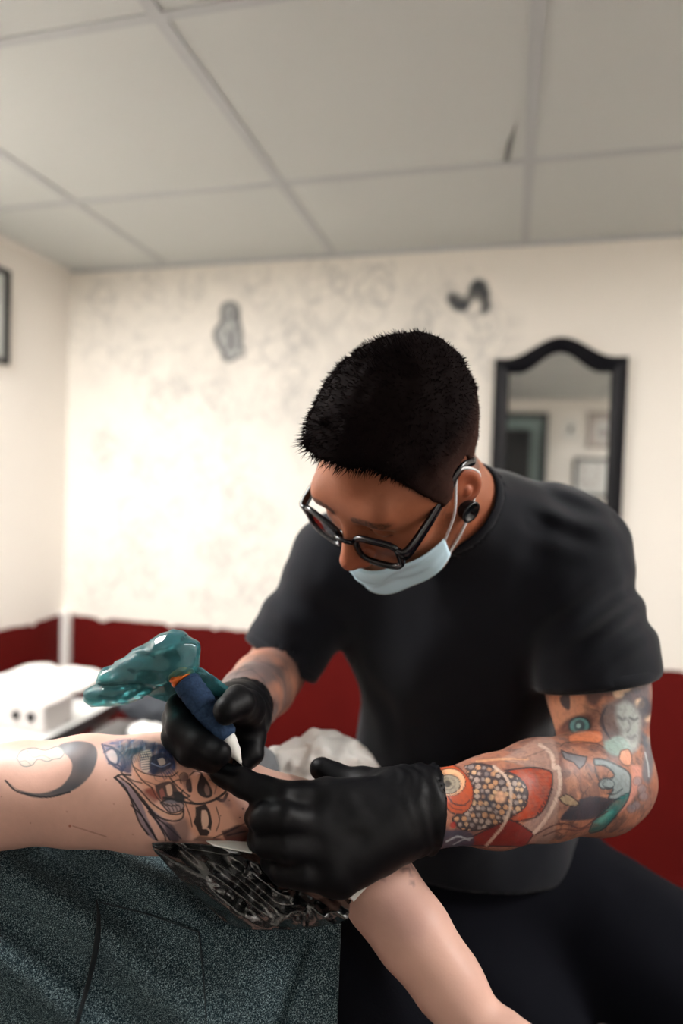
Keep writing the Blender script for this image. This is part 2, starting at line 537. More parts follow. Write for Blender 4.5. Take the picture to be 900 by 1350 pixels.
# dark red dado with a chipped upper edge
def dado(p0, p1, nrm, seed, name):
    p0, p1 = A(*p0), A(*p1); L = np.linalg.norm(p1 - p0); k = int(L / .008)
    t = np.linspace(0, 1, k); rr = np.random.default_rng(seed)
    top = WZ + .004 * noise(np.stack([t * L * 9, t * 0, t * 0 + seed], 1)) + .0015 * rr.standard_normal(k)
    for c in rr.uniform(0, L, 9): top -= .014 * np.exp(-((t * L - c) / .014) ** 2)
    G = np.zeros((k, 2, 3)); G[:, :, :] = (p0 + (p1 - p0) * t[:, None])[:, None]
    G[:, 0, 2] = top; G[:, 1, 2] = .0
    return obj(name, sheet(G + A(*nrm) * .006, .007), M_red, smooth=False, **st)
dado((XL + .045, D, 0), (XRW, D, 0), (0, -1, 0), 3, 'trim_%d' % n); n += 1
dado((XL, YF, 0), (XL, D - .03, 0), (1, 0, 0), 4, 'trim_%d' % n); n += 1
obj('trim_%d' % n, bx(XL, XL + .05, D - .036, D, 0, WZ + .02, .004), M_trim, smooth=False, **st); n += 1
obj('trim_%d' % n, bx(XRW - .012, XRW, YF, D, 0, WZ), M_red, smooth=False, **st); n += 1
obj('baseboard_back', bx(XL + .05, XRW - .012, D - .018, D - .006, 0, .08, .003), M_red, smooth=False, **st)

# ------------------------------------------------------------------ mirror on the back wall
M_frame = mat('black_painted_wood', lin(10, 10, 17), .45, spec=.25, bump=(90, .1, .001))
M_mirror = mat('mirror_glass', (.86, .88, .87), .015, metal=1.0)
def wp(x, y, yy=D): return on_plane(x, y, 1, yy)
xl_, xr_ = wp(649, 560)[0], wp(823, 560)[0]
zs, zp, zb = wp(735, 473)[2], wp(742, 446)[2], wp(740, 806)[2]
xc = (xl_ + xr_) / 2; hw = (xr_ - xl_) / 2
def outline(ins):
    pts = []
    w = hw - ins
    for t in np.linspace(-1, 1, 41):
        pts.append((xc + t * w, zs - ins * (1.0 if abs(t) > .75 else 1.0) + (zp - zs) * .5 * (1 + math.cos(math.pi * min(1, abs(t) / .82)))))
    for t in np.linspace(1, -1, 9): pts.append((xc + t * w, zb + ins))
    return np.array(pts)
fw = .052
rings = []
for ins, yy in ((0, D - .001), (0, D - .022), (.006, D - .028), (.022, D - .024), (.030, D - .028), (fw - .006, D - .020), (fw, D - .012), (fw, D - .001)):
    o = outline(ins); rings.append(np.stack([o[:, 0], np.full(len(o), yy), o[:, 1]], 1))
m_ = len(rings[0]); vv = np.concatenate(rings); ff = []
for i in range(len(rings)):
    a, b = i * m_, ((i + 1) % len(rings)) * m_
    for j in range(m_): ff.append([a + j, b + j, b + (j + 1) % m_, a + (j + 1) % m_])
mr = thing('wall_mirror', (xc, D - .01, zb), 'tall black framed mirror with an arched top on the white back wall', 'mirror')
obj('frame', (vv, ff), M_frame, mr, smooth=False)
o = outline(fw - .008); k_ = len(o)
gv = np.concatenate([np.stack([o[:, 0], np.full(k_, D - .010), o[:, 1]], 1), np.stack([o[:, 0], np.full(k_, D - .006), o[:, 1]], 1)])
obj('mirror_glass', (gv, [list(range(k_)), list(range(k_, 2 * k_))[::-1]] + [[i, i + k_, (i + 1) % k_ + k_, (i + 1) % k_] for i in range(k_)]), M_mirror, mr, smooth=False)

# ------------------------------------------------------------------ opposite wall, seen in the mirror
def mp(x, y, off=0.0):
    """the place on the opposite wall whose reflection is met in photo direction (x, y)"""
    r = ray(x, y); Dm = D - .010; T = Dm + (Dm - (YF + off))
    return A(CAM[0] + r[0] / r[1] * T, YF + off, CAM[2] + r[2] / r[1] * T)
M_blackwood = mat('black_picture_frame', lin(24, 24, 26), .4)
M_paper = mat('picture_paper', rough=.7, paint=True)
def picture(name, pa, pb, fr, frm, paint, label, group=None, axis=1, y0=None):
    """pa, pb opposite corners on a wall; fr frame width"""
    t = thing(name, ((pa + pb) / 2) * A(1, 1, 0) + A(0, 0, min(pa[2], pb[2])), label, 'picture', group)
    u0, u1 = sorted((pa[0], pb[0])) if axis == 1 else sorted((pa[1], pb[1]))
    z0, z1 = sorted((pa[2], pb[2])); w = pa[1] if axis == 1 else pa[0]
    def pt(u, z, o): return A(u, w + o, z) if axis == 1 else A(w + o, u, z)
    rr = []
    for i, o in ((0, .001), (0, .02), (fr * .3, .023), (fr, .014), (fr, .001)):
        rr.append([pt(u0 + i, z0 + i, o), pt(u1 - i, z0 + i, o), pt(u1 - i, z1 - i, o), pt(u0 + i, z1 - i, o)])
    vv = np.array(rr).reshape(-1, 3); ff = []
    for i in range(5):
        for j in range(4):
            a, b = i * 4, ((i + 1) % 5) * 4
            ff.append([a + j, a + (j + 1) % 4, b + (j + 1) % 4, b + j])
    obj('frame', (vv, ff), frm, t, smooth=False)
    us, zs_ = np.linspace(u0 + fr * .9, u1 - fr * .9, 60), np.linspace(z0 + fr * .9, z1 - fr * .9, 60)
    G = np.array([[pt(u, z, .008) for z in zs_] for u in us])
    g = sheet(G, .004)
    c = np.tile(lin(226, 224, 218), (len(g[0]), 1))
    UU, ZZ = np.meshgrid(np.linspace(0, 100, 60), np.linspace(100, 0, 60), indexing='ij')
    ik = Ink(UU.ravel(), ZZ.ravel(), c[:3600]); paint(ik); c[:3600] = ik.c; c[3600:] = ik.c
    obj('print', g, M_paper, t, smooth=False, col=c)
    return t
def pa_small(k):
    k.poly([(35, 40), (60, 34), (66, 60), (52, 72), (34, 62)], lin(60, 62, 66), .9, 4); k.line([(60, 30), (70, 44), (60, 56)], 5, lin(70, 70, 74))
def pa_brown(k):
    k.blend(np.full(len(k.X), .9), lin(176, 164, 156)); k.disc((62, 52), 34, lin(196, 196, 194), .9, soft=8); k.poly([(40, 60), (60, 44), (84, 58), (70, 74)], lin(130, 116, 108), .8, 6)
def pa_sheet(k):
    k.blend(np.full(len(k.X), .8), lin(206, 206, 202))
    for i in range(7):
        a, b = 14 + (i * 37) % 70, 16 + (i * 53) % 66
        k.ring((a, b), 9, 4, lin(150, 130, 126), .6, soft=3)
M_grey = mat('grey_picture_frame', lin(150, 142, 136), .5)
picture('picture', mp(742, 552), mp(761, 580), .012, mat('white_picture_frame', lin(225, 222, 216), .5), pa_small, 'smallest picture, a white sheet with a dark mark, seen in the arched mirror')
picture('picture', mp(775, 543), mp(806, 591), .02, M_grey, pa_brown, 'grey framed picture with a pale round motif, upper right in the arched mirror')
picture('picture', mp(756, 603), mp(810, 657), .03, M_blackwood, pa_sheet, 'black framed sheet of small drawings, lowest picture seen in the arched mirror')
# door to the next room, seen in the mirror, with a dark cabinet in front of it
a, b = mp(723, 545), mp(640, 545)
x0, x1 = sorted((a[0], b[0])); zt_ = a[2]
d1 = thing('door_1', ((x0 + x1) / 2, YF, 0), None, None); d1['kind'] = 'structure'
M_dglass = mat('grey_green_door_glass', lin(126, 142, 140), .25, spec=.5)
M_dframe = mat('dark_door_frame', lin(60, 66, 68), .5)
obj('door_frame', join(bx(x0, x0 + .05, YF, YF + .05, 0, zt_, .004), bx(x1 - .05, x1, YF, YF + .05, 0, zt_, .004), bx(x0, x1, YF, YF + .05, zt_ - .05, zt_, .004)), M_dframe, d1, smooth=False)
obj('door_panel', bx(x0 + .05, x1 - .05, YF + .005, YF + .03, 0, zt_ - .05), M_dglass, d1, smooth=False)
obj('door_handle', tube(smooth_path([(x1 - .1, YF + .03, 1.02), (x1 - .1, YF + .07, 1.02), (x1 - .2, YF + .075, 1.02)]), .009), M_trim, d1)
a = mp(700, 566, .3)
cabx = a[0] - .42
cb = thing('tall_cabinet', (cabx + .22, YF + .25, 0), 'tall black cabinet standing before the grey door, seen in the mirror', 'cabinet')
M_blk = mat('black_lacquer', lin(16, 16, 18), .4)
obj('body', bx(cabx, cabx + .42, YF + .08, YF + .28, .02, a[2], .006), M_blk, cb, smooth=False)
for s_ in (0, 1):
    dr = obj('door', bx(cabx + .005 + s_ * .208, cabx + .207 + s_ * .208, YF + .28, YF + .298, .06, a[2] - .03, .004), M_blk, cb, smooth=False)
    obj('handle', tube([(cabx + .19 + s_ * .04, YF + .31, 1.0), (cabx + .19 + s_ * .04, YF + .31, 1.16)], .006), M_bar, dr)

# picture at the left edge of the view, on the left wall
def pa_left(k):
    k.blend(np.full(len(k.X), .9), lin(188, 190, 186)); k.poly([(60, 14), (84, 30), (80, 60), (60, 84), (40, 50)], lin(96, 100, 100), .8, 8); k.line([(70, 20), (60, 50), (78, 80)], 6, lin(50, 54, 56))
a, b = on_plane(9, 358, 0, XL), on_plane(9, 482, 0, XL)
picture('picture', A(XL, a[1] - .34, a[2]), A(XL, a[1], b[2]), .02, M_blackwood, pa_left, 'narrow dark framed drawing on the white left wall', axis=0)

# ------------------------------------------------------------------ table along the left wall and what lies on it
TZ = .68
c_ = on_plane(153, 927, 2, TZ); TX, TY = c_[0], c_[1]
print('table corner', c_, 'left', XL)
M_tab = mat('white_laminate', lin(196, 196, 194), .35)
M_steel = mat('brushed_steel', lin(120, 120, 122), .38, metal=.8)
M_tleg = mat('white_metal_leg', lin(214, 212, 208), .4)
tb = thing('side_table', ((XL + TX) / 2 + .01, TY - .6, 0), 'long white table with a grey metal edge along the left wall', 'table')
obj('tabletop', bx(XL + .03, TX - .004, TY - .95, TY, TZ - .02, TZ, .002), M_tab, tb, smooth=False)
obj('edging', join(bx(TX - .004, TX + .004, TY - .95, TY + .004, TZ - .034, TZ + .001, .001), bx(XL + .03, TX, TY, TY + .004, TZ - .034, TZ + .001, .001)), M_steel, tb, smooth=False)
for x, y in ((TX - .03, TY - .03), (TX - .03, TY - .9), (XL + .06, TY - .03), (XL + .06, TY - .9)):
    lg = obj('leg', bx(x - .018, x + .018, y - .018, y + .018, .02, TZ - .02, .003), M_tleg, tb, smooth=False)
    obj('foot', lathe((x, y, 0), (x, y, .02), [(0, .018), (.02, .016)], 14), M_steel, lg)

# white power supply with two dark sockets
M_wpl = mat('white_plastic', lin(206, 200, 196), .35)
M_hole = mat('black_rubber', lin(28, 30, 32), .5)
def tpt(x, y, z=TZ): return on_plane(x, y, 2, z)
bc = P(28, 985, 1.30)
q = tpt(40, 985)
bw, bh, bd = .17, .075, .12
cx0 = tpt(58, 968)
ps = thing('power_supply', (cx0[0] - bw / 2, cx0[1] + bd / 2, TZ), 'white box with two round dark sockets at the table edge', 'power supply')
bxx = cx0[0] - bw
obj('housing', bx(bxx, cx0[0], cx0[1], cx0[1] + bd, TZ + .001, TZ + .001 + bh, .008), M_wpl, ps, smooth=False)
for px0, py0 in ((21, 963), (41, 960)):
    h_ = on_plane(px0, py0, 1, cx0[1])
    h_[2] = TZ + .042
    sk = obj('socket', lathe(h_ + A(0, .004, 0), h_ - A(0, .006, 0), [(0, .0115), (.009, .0115), (.010, .0085), (.004, .008)], 20), M_hole, ps)
rk = tpt(50, 940, TZ + .05)
# pile of white paper towels
def crumple(c, r, M, seed, amp, sc, h=.006, flat=None):
    s = S(); s.ell(c, r, M)
    f = lambda p: s(p) - amp * fbm(p, sc, seed, 3) - amp * .6 * (np.abs(fbm(p, sc * 1.7, seed + 5, 2)) * 2 - .5)
    if flat is not None:
        f0 = f; f = lambda p: smax(f0(p), flat - p[:, 2], .004)
    m = max(r) + amp * 3
    return mesh_sdf(f, np.asarray(c) - m, np.asarray(c) + m, h)
M_tissue = mat('white_paper_towel', lin(246, 245, 240), .9, spec=.1, bump=(300, .2, .001))
k = 30
c0 = tpt(14, 925, TZ) + A(-.02, .16, 0)
G = np.zeros((k, k, 3))
for i in range(k):
    for j in range(k):
        G[i, j] = c0 + A((i / (k - 1) - .5) * .36, (j / (k - 1) - .5) * .28, .034)
G[..., 2] += .012 * noise(G, 14, 2) + .006 * noise(G, 33, 4)
e_ = np.minimum(np.minimum(np.arange(k)[:, None], k - 1 - np.arange(k)[:, None]), np.minimum(np.arange(k)[None], k - 1 - np.arange(k)[None])) / 6.0
G[..., 2] -= .03 * np.clip(1 - e_, 0, 1) ** 2
lo_ = G[..., 2].min(); G[..., 2] += (TZ + .004 - min(lo_, TZ + .004))
obj('towel_pile', sheet(np.maximum(G, A(-9, -9, TZ + .003)), .0025), M_tissue, label='loose white paper towel heaped on the far end of the white table', cat='paper towel')
c1 = tpt(51, 950, TZ)
pc = thing('ink_cap', (c1[0], c1[1], TZ), 'tiny red ink cap on the white table beside the power supply', 'ink cap')
pc.name = 'ink_cap'
obj('cup', lathe(c1 + A(0, 0, .001), c1 + A(0, 0, .03), [(0, .006), (.022, .010), (.024, .011), (.024, .009), (.012, .008)], 16), mat('red_plastic', lin(150, 40, 44), .35), pc)

# low trolley behind the client's arm, with a dark bag and crumpled tissue on it
RZ_ = .66
t0 = on_plane(195, 985, 2, RZ_)
print('trolley', t0)
tr = thing('trolley', (t0[0], t0[1], 0), 'small steel trolley behind the tattooed upper arm', 'trolley')
obj('tray', join(bx(t0[0] - .20, t0[0] + .20, t0[1] - .15, t0[1] + .16, RZ_ - .02, RZ_ - .001, .004)), M_steel, tr, smooth=False)
obj('shelf', bx(t0[0] - .19, t0[0] + .19, t0[1] - .14, t0[1] + .15, .3, .315, .003), M_steel, tr, smooth=False)
for sx in (-.18, .18):
    for sy in (-.13, .14):
        lg = obj('leg', tube([(t0[0] + sx, t0[1] + sy, .06), (t0[0] + sx, t0[1] + sy, RZ_ - .01)], .01), M_steel, tr)
        obj('caster', lathe((t0[0] + sx - .012, t0[1] + sy, .03), (t0[0] + sx + .012, t0[1] + sy, .03), [(0, .026), (.003, .03), (.021, .03), (.024, .026)], 18), M_hole, lg)
b0 = on_plane(185, 972, 2, RZ_) 
obj('bag', crumple(b0 + A(-.0, .09, .05), (.13, .05, .045), None, 3, .012, 16, flat=RZ_ + .002), mat('dark_grey_cloth', lin(52, 56, 62), .8, bump=(200, .3, .002)), label='dark grey soft bag lying on the steel trolley', cat='bag')
c2 = on_plane(205, 974, 2, RZ_)
obj('crumpled_tissue', crumple(c2 + A(0, -.03, .025), (.065, .03, .028), None, 8, .01, 30, flat=RZ_ + .002), M_tissue, label='crumpled white tissue in front of the dark bag on the trolley', cat='tissue')
# ------------------------------------------------------------------ people: shared head
def head_local(chin=1.0):
    s = S()
    s.ell((0, -.010, .045), (.073, .098, .090))
    s.ell((0, .040, -.018), (.060, .056, .082), k=.04)
    for x in (-1, 1):
        s.cone((x * .056, .004, -.030), (x * .040, .045, -.082), .018, .016, k=.03)
        s.cone((x * .040, .045, -.082), (x * .012, .080, -.094), .016, .017, k=.025)
        s.ell((x * .043, .066, -.006), (.020, .020, .017), k=.025)
        s.cone((x * .062, .03, .03), (x * .04, .075, .042), .014, .012, k=.03)
    s.ell((0, .083, -.092), (.020, .016, .016), k=.02)
    s.cone((-.036, .083, .040), (.036, .083, .040), .0115, k=.022)
    for x in (-1, 1):
        s.ell((x * .032, .098, .020), (.017, .013, .011), k=.014, op='s')
        s.ell((x * .032, .0795, .019), (.0135, .0135, .0125), k=.004)
    s.cone((0, .090, .026), (0, .117, -.017), .0075, .0115, k=.014)
    s.ell((0, .119, -.021), (.0105, .010, .009), k=.006)
    for x in (-1, 1):
        s.ell((x * .0125, .107, -.024), (.0085, .011, .0075), k=.007)
        s.ell((x * .0065, .1115, -.033), (.0035, .006, .004), k=.003, op='s')
    s.ell((0, .092, -.050), (.024, .012, .012), k=.018)
    s.ell((0, .0985, -.0585), (.022, .008, .0052), k=.006)
    s.ell((0, .0965, -.0695), (.019, .008, .0062), k=.006)
    s.cone((-.021, .098, -.064), (.021, .098, -.064), .0018, k=.003, op='s')
    for x in (-1, 1):
        Me = np.array(Matrix.Rotation(math.radians(-12), 3, 'X') @ Matrix.Rotation(x * math.radians(22), 3, 'Z'))
        s.ell((x * .0765, -.008, .004), (.0075, .018, .029), Me, k=.008)
        s.ell((x * .0855, -.004, .008), (.0065, .010, .017), Me, k=.005, op='s')
        s.ell((x * .079, -.004, .000), (.0045, .006, .007), k=.003)
    return s
HEAD = head_local()

class Frame:
    def __init__(s, o, right, fwd, up, k=1.0):
        s.o = np.asarray(o, float)
        f = np.asarray(fwd, float); f /= np.linalg.norm(f)
        r = np.asarray(right, float); r -= f * (r @ f); r /= np.linalg.norm(r)
        u = np.cross(r, f)
        if u @ np.asarray(up, float) < 0: u = -u
        s.M = np.stack([r, f, u], 1); s.k = k
    def loc(s, p): return ((p - s.o) @ s.M) / s.k
    def w(s, *q): q = np.asarray(q if len(q) == 3 else q[0], float); return s.o + (q * s.k) @ s.M.T
    def sdf(s, f): return lambda p: f(s.loc(p)) * s.k

def hand_chain(s, pts, rs, k=.006): s.chain([P(*q) for q in pts], rs, k=k, kin=.004)

# ------------------------------------------------------------------ the tattooist
HF = Frame(P(535, 622, .742), V(.736, -.336, .586), V(-.588, -.738, .33), V(-.322, .587, .741), 1.0)
NB = P(655, 705, .86)                      # root of the neck
torso = S()
torso.ell(P(600, 800, .97), (.165, .17, .115), R)
torso.ell(P(600, 985, 1.02), (.142, .17, .105), R, k=.06)
torso.cone(P(650, 700, .885), P(738, 735, .88), .062, .060, k=.05)
torso.cone(P(640, 705, .90), P(458, 742, .95), .060, .058, k=.05)
torso.cone(P(738, 735, .88), P(700, 830, .95), .060, .08, k=.06)
torso.cone(P(458, 742, .95), P(545, 830, .98), .054, .075, k=.04)
armL_up = S(); armL_up.cone(P(738, 742, .87), P(786, 905, .79), .062, .056).cone(P(786, 905, .79), P(799, 1022, .735), .056, .047, k=.02)
armR_up = S(); armR_up.cone(P(455, 750, .945), P(384, 848, .935), .054, .043).cone(P(384, 848, .935), P(360, 888, .905), .043, .040, k=.02)
ELB, WRL = P(799, 1022, .735), P(578, 1064, .640)
foreL = S(); foreL.chain([ELB, P(772, 1031, .705), P(715, 1040, .68), P(650, 1056, .655), WRL, P(545, 1066, .632)], [.045, .050, .0485, .0425, .033, .031], k=.02)
foreL.cone(P(812, 1028, .745), P(796, 1046, .72), .036, .036, k=.03)
WRR = P(312, 940, .712)
foreR = S(); foreR.chain([P(360, 888, .905), P(347, 903, .85), P(330, 920, .78), WRR, P(312, 946, .698)], [.041, .042, .037, .029, .028], k=.02)
neck = S(); neck.cone(HF.w(0, -.030, -.02), P(628, 690, .85), .052, .054).cone(HF.w(0, -.010, -.05), P(622, 712, .86), .044, .050, k=.03)
# left hand (gloved), fingers pressing on the client's arm
handL = S()
K = [P(432, 1052, .604), P(424, 1088, .588), P(428, 1122, .582), P(446, 1150, .582)]
W0 = P(548, 1066, .632)
for q, r in zip(K, (.0155, .0165, .016, .0145)): handL.cone(W0, q, .026, r, k=.02)
handL.cone(P(520, 1095, .61), P(446, 1146, .585), .024, .018, k=.02)
hand_chain(handL, [(432, 1052, .604), (372, 1052, .590), (320, 1032, .598), (290, 1019, .612)], [.0135, .0125, .0108, .0085])
hand_chain(handL, [(424, 1088, .588), (374, 1079, .572), (350, 1079, .574), (338, 1076, .590)], [.0145, .0128, .0112, .009])
hand_chain(handL, [(428, 1122, .582), (376, 1113, .570), (353, 1111, .573), (340, 1107, .590)], [.014, .0124, .011, .009])
hand_chain(handL, [(446, 1150, .582), (402, 1152, .572), (374, 1146, .575), (357, 1136, .590)], [.013, .0118, .0105, .0085])
hand_chain(handL, [(520, 1050, .640), (476, 1036, .655), (444, 1026, .662), (424, 1014, .664)], [.022, .016, .0118, .0098], k=.012)
# right hand (gloved), closed round the machine's grip
handR = S()
W1 = P(312, 944, 0.697)
for q in ((322, 950, 0.655), (300, 938, 0.657), (272, 935, 0.663), (250, 945, 0.667)): handR.cone(W1, P(*q), .026, .0155, k=.018)
hand_chain(handR, [(322, 950, 0.665), (331, 972, 0.650), (330, 994, 0.637), (322, 1004, 0.632)], [.014, .0125, .0105, .009])        # index
hand_chain(handR, [(272, 934, .655), (240, 934, .637), (239, 956, .614), (264, 981, .599), (288, 994, .590)], [.015, .0135, .0122, .0110, .0095])   # middle
hand_chain(handR, [(262, 940, .667), (236, 948, .652), (233, 969, .626), (253, 991, .605), (278, 1003, .597)], [.015, .0135, .0122, .0108, .0092])  # ring
hand_chain(handR, [(262, 955, .677), (242, 968, .665), (236, 980, .640), (248, 992, .622), (266, 1001, .612)], [.014, .0122, .0112, .0098, .0085])  # little
hand_chain(handR, [(318, 950, 0.675), (325, 934, 0.633), (314, 926, 0.603), (299, 936, 0.588)], [.020, .0155, .0128, .0108], k=.012)   # thumb
legs = S()
HIPL, HIPR = P(700, 1165, 1.02), P(560, 1165, 1.04)
legs.ell(P(628, 1140, 1.04), (.165, .115, .13), R)
def ground(p, z): q = p.copy(); q[2] = z; return q
KL = P(1000, 1350, .84); KR = P(690, 1425, .85)
KR[2] = max(KR[2], .62)
AL = ground(KL + V(.02, 0, -.04), .10); AR = ground(KR + V(.0, 0, .0), .10)
for hp, kn, an in ((HIPL, KL, AL), (HIPR, KR, AR)):
    legs.cone(hp, kn, .100, .088, k=.05)
    legs.cone(kn, kn * .68 + an * .32 + V(0, 0, -.012), .060, .060, k=.02)
    legs.cone(kn * .68 + an * .32 + V(0, 0, -.012), an, .060, .040, k=.02)
feet = S()
FD = RZ * A(1, 1, 0); FD = -FD / np.linalg.norm(FD)
for an in (AL, AR):
    feet.cone(an, ground(an, .04), .036, .034)
    feet.cone(ground(an - FD * .03, .036), ground(an + FD * .11, .034), .034, .034, k=.02)
    feet.cone(ground(an + FD * .11, .034), ground(an + FD * .165, .028), .036, .026, k=.02)
head_w = HF.sdf(HEAD)
bodyR = S(); bodyR.fn(head_w).fn(neck, .03).fn(torso, .03).fn(armR_up, .015).fn(foreR, .012).fn(handR, .012).fn(legs, .03).fn(feet, .02)
limbL = S(); limbL.fn(armL_up).fn(foreL, .012).fn(handL, .012)
def bodyS(p):
    a_, b_ = bodyR(p), limbL(p)
    return np.where(np.linalg.norm(p - P(738, 742, .87), axis=1) < .3, smin(a_, b_, .015), np.minimum(a_, b_))

artist = thing('person', ground(P(628, 1140, 1.04), 0), 'man in black t-shirt and pale blue face mask bending over to tattoo an arm', 'person')
lo = A(-.62, .30, -.01); hi = A(.62, 1.42, 1.66)
def fit(pts_list, m):
    a = np.array(pts_list); return a.min(0) - m, a.max(0) + m
allp = [HF.o + V(0, .1, .15), HF.o - V(.15, .2, .1), P(320, 940, .62), P(280, 1010, .72), P(850, 1090, .70), P(440, 1150, .56), KL, KR, AL + FD * .2, AR + FD * .2, P(628, 1140, 1.1), P(752, 728, .9), P(452, 735, .97)]
lo, hi = fit(allp, .13); lo[2] = -.012
geo = mesh_sdf(bodyS, lo, hi, .0055)
def reg_arm(c):
    x, y, d = proj(c)
    return (x > 545) & (x < 880) & (y > 880) & (y < 1130) & (d < .86)
def reg_head(c):
    q = HF.loc(c); return (q[:, 1] > -.03) & (np.abs(q[:, 0]) < .11) & (q[:, 2] > -.13) & (q[:, 2] < .11)
geo = refine(geo, lambda c: reg_arm(c) | reg_head(c), bodyS, 3)
v = geo[0]; nrm = grad(bodyS, v)
print('artist body', len(v))
X, Y, Z = proj(v)
facing = np.einsum('ij,ij->i', nrm, CAM - v) / np.linalg.norm(CAM - v, axis=1)
skin = lin(186, 126, 98)
c = np.tile(skin, (len(v), 1)) * (1 + .10 * fbm(v, 40, 1, 3) + .05 * noise(v, 260, 2))[:, None]
q = HF.loc(v)
face_tan_shade = np.clip((.22 - np.linalg.norm(v - HF.w(0, 0, 0), axis=1)) / .06, 0, 1)[:, None]
c = c * (1 - face_tan_shade * A(.34, .46, .54))  # ruddy tan, plus the downturned face's shade put into the skin colour
ish = (np.linalg.norm(v - HF.w(0, 0, 0), axis=1) < .19)
red = np.exp(-((q[:, 1] - .115) / .02) ** 2 - (q[:, 2] + .02) ** 2 / .018 ** 2) + np.exp(-(np.abs(q[:, 0]) - .082) ** 2 / .012 ** 2 - (q[:, 1] + .01) ** 2 / .03 ** 2)
c[ish] = c[ish] * (1 - .35 * np.clip(red[ish], 0, 1)[:, None] * A(.1, .6, .6))
# stubble, brows, lash lines, lips
stub = np.clip((-.028 - q[:, 2]) / .02, 0, 1) * np.clip((q[:, 1] + .005) / .03, 0, 1) * np.clip((-q[:, 2] + .02 - np.where(np.abs(q[:, 0]) < .03, .055, 0)) / .02, .25, 1) * ish
stub = np.maximum(stub, np.clip(1 - np.abs(q[:, 1] - .025) / .03, 0, 1) * np.clip((.035 - q[:, 2]) / .02, 0, 1) * (np.abs(q[:, 0]) > .05) * ish * np.clip((q[:, 1]) / .02, 0, 1))
stub *= .5 + .4 * noise(v, 700, 5)
c = c * (1 - .6 * np.clip(stub, 0, 1))[:, None]
ax = np.abs(q[:, 0])
brow = np.clip(1 - np.abs(q[:, 2] - (.0405 + .004 * np.sin((ax - .012) / .045 * math.pi))) / .0055, 0, 1) * np.clip((ax - .010) / .006, 0, 1) * np.clip((.058 - ax) / .01, 0, 1) * (q[:, 1] > .05) * ish
c = c * (1 - np.clip(brow * 2.4, 0, .92) * (.75 + .25 * noise(v, 600, 4)))[:, None]
lash = np.clip(1 - np.abs(q[:, 2] - (.0115 + 12 * (ax - .032) ** 2)) / .0014, 0, 1) * (np.abs(ax - .032) < .0135) * (q[:, 1] > .07) * ish
c = c * (1 - .85 * lash)[:, None]
lips = np.clip(1 - ((q[:, 0] / .023) ** 2 + ((q[:, 2] + .064) / .0115) ** 2), 0, 1) * (q[:, 1] > .09) * ish
c = c * (1 - lips[:, None] * A(.1, .45, .4))
# close-cropped hair shadow on the scalp
def hairline(p): return np.interp(p[:, 1], [-.12, -.09, -.055, -.035, -.022, .012, .022, .036, .050, .062, .074, .09],
                                  [-.058, -.052, -.040, .000, .038, .040, .016, .020, .052, .088, .106, .112])
hl = np.clip((q[:, 2] - hairline(q)) / .012 + .5, 0, 1) * ish * (np.linalg.norm(q - A(0, -.01, .045), axis=1) < .112) * ((np.abs(q[:, 0]) < .0745) | (q[:, 2] > .03))
c = c * (1 - hl[:, None]) + (c * .3 + lin(40, 24, 20) * .7) * hl[:, None]
# tattoos ------------------------------------------------------------
ix = np.where((X > 540) & (X < 885) & (Y > 870) & (Y < 1135) & (Z < .9))[0]
m = np.clip(facing[ix] / .10 + .1, 0, 1)
vx, vn = v[ix], nrm[ix]
ik = Ink(X[ix], Y[ix], c[ix], m); ik.lw = 1.5
def z5(*p): return [(560 + a * .37778, 860 + b * .37778) for a, b in p]
def z9(*p): return [(560 + a * .18889, 880 + b * .18889) for a, b in p]     # fish area
def z10(*p): return [(700 + a * .2, 880 + b * .2) for a, b in p]            # elbow area
line_c = lin(44, 38, 42)
# overall mottled ink
n1 = fbm(vx, 60, 21, 3); n2 = fbm(vx, 150, 22, 2)
ik.blend(np.clip(.42 + n1 * .6, 0, .7), lin(112, 88, 84))
ik.blend(np.clip(n2 * 1.2, 0, .45), lin(74, 64, 68))
ik.blend(np.clip(fbm(vx, 45, 31, 2) * .9, 0, .4), lin(176, 116, 90))
w1 = fbm(vx, 62, 77, 2); w2 = fbm(vx, 95, 78, 2)
ik.blend(np.exp(-(w1 / .022) ** 2) * .65, lin(48, 38, 40)); ik.blend(np.exp(-(w2 / .03) ** 2) * .4, lin(70, 52, 50))
ik.blend(np.clip((w2 - .12) * 3, 0, .5), lin(60, 58, 64)); ik.blend(np.clip((-w1 - .15) * 3, 0, .45), lin(164, 104, 80))
# wave bands beside the fish
ik.poly(z9((520, 640), (900, 500), (900, 1180), (640, 1180), (700, 1080), (860, 940), (880, 740), (700, 690)), lin(164, 138, 128), .6, 3)
# red leaves beneath
ik.poly(z9((200, 1240), (330, 1180), (540, 1080), (590, 1060), (660, 1090), (760, 1160), (700, 1250)), lin(120, 26, 26), .9, 2, sm=False, edge=line_c)
ik.poly(z9((130, 1130), (320, 1150), (320, 1260), (120, 1260)), lin(60, 66, 84), .85, 3)
ik.line(z9((150, 1215), (230, 1180), (310, 1205)), 1.6, lin(190, 196, 200), .8); ik.line(z9((200, 1235), (270, 1200), (330, 1190)), 1.2, lin(180, 186, 190), .7)
# fin
fin = z9((560, 720), (660, 705), (780, 700), (880, 730), (888, 800), (870, 890), (830, 985), (760, 1050), (640, 1075), (600, 1050), (690, 980), (716, 900), (700, 820), (640, 760))
ik.poly(fin, lin(164, 58, 26), .95, 1, edge=line_c, ew=1.6, mod=.8 + .35 * noise(vx, 320, 9))
for k_ in range(11):
    t = k_ / 10; a = (735 + 10 * math.sin(t * 9), 740 + 300 * t); b = (880 - 110 * max(0, t - .45), 745 + 260 * t)
    ik.line(z9(a, b), .6, lin(120, 40, 24), .55, sm=False)
for k_ in range(8): ik.disc(z9((885 - 14 * k_, 850 + 24 * k_))[0], 1.6, line_c, .8)
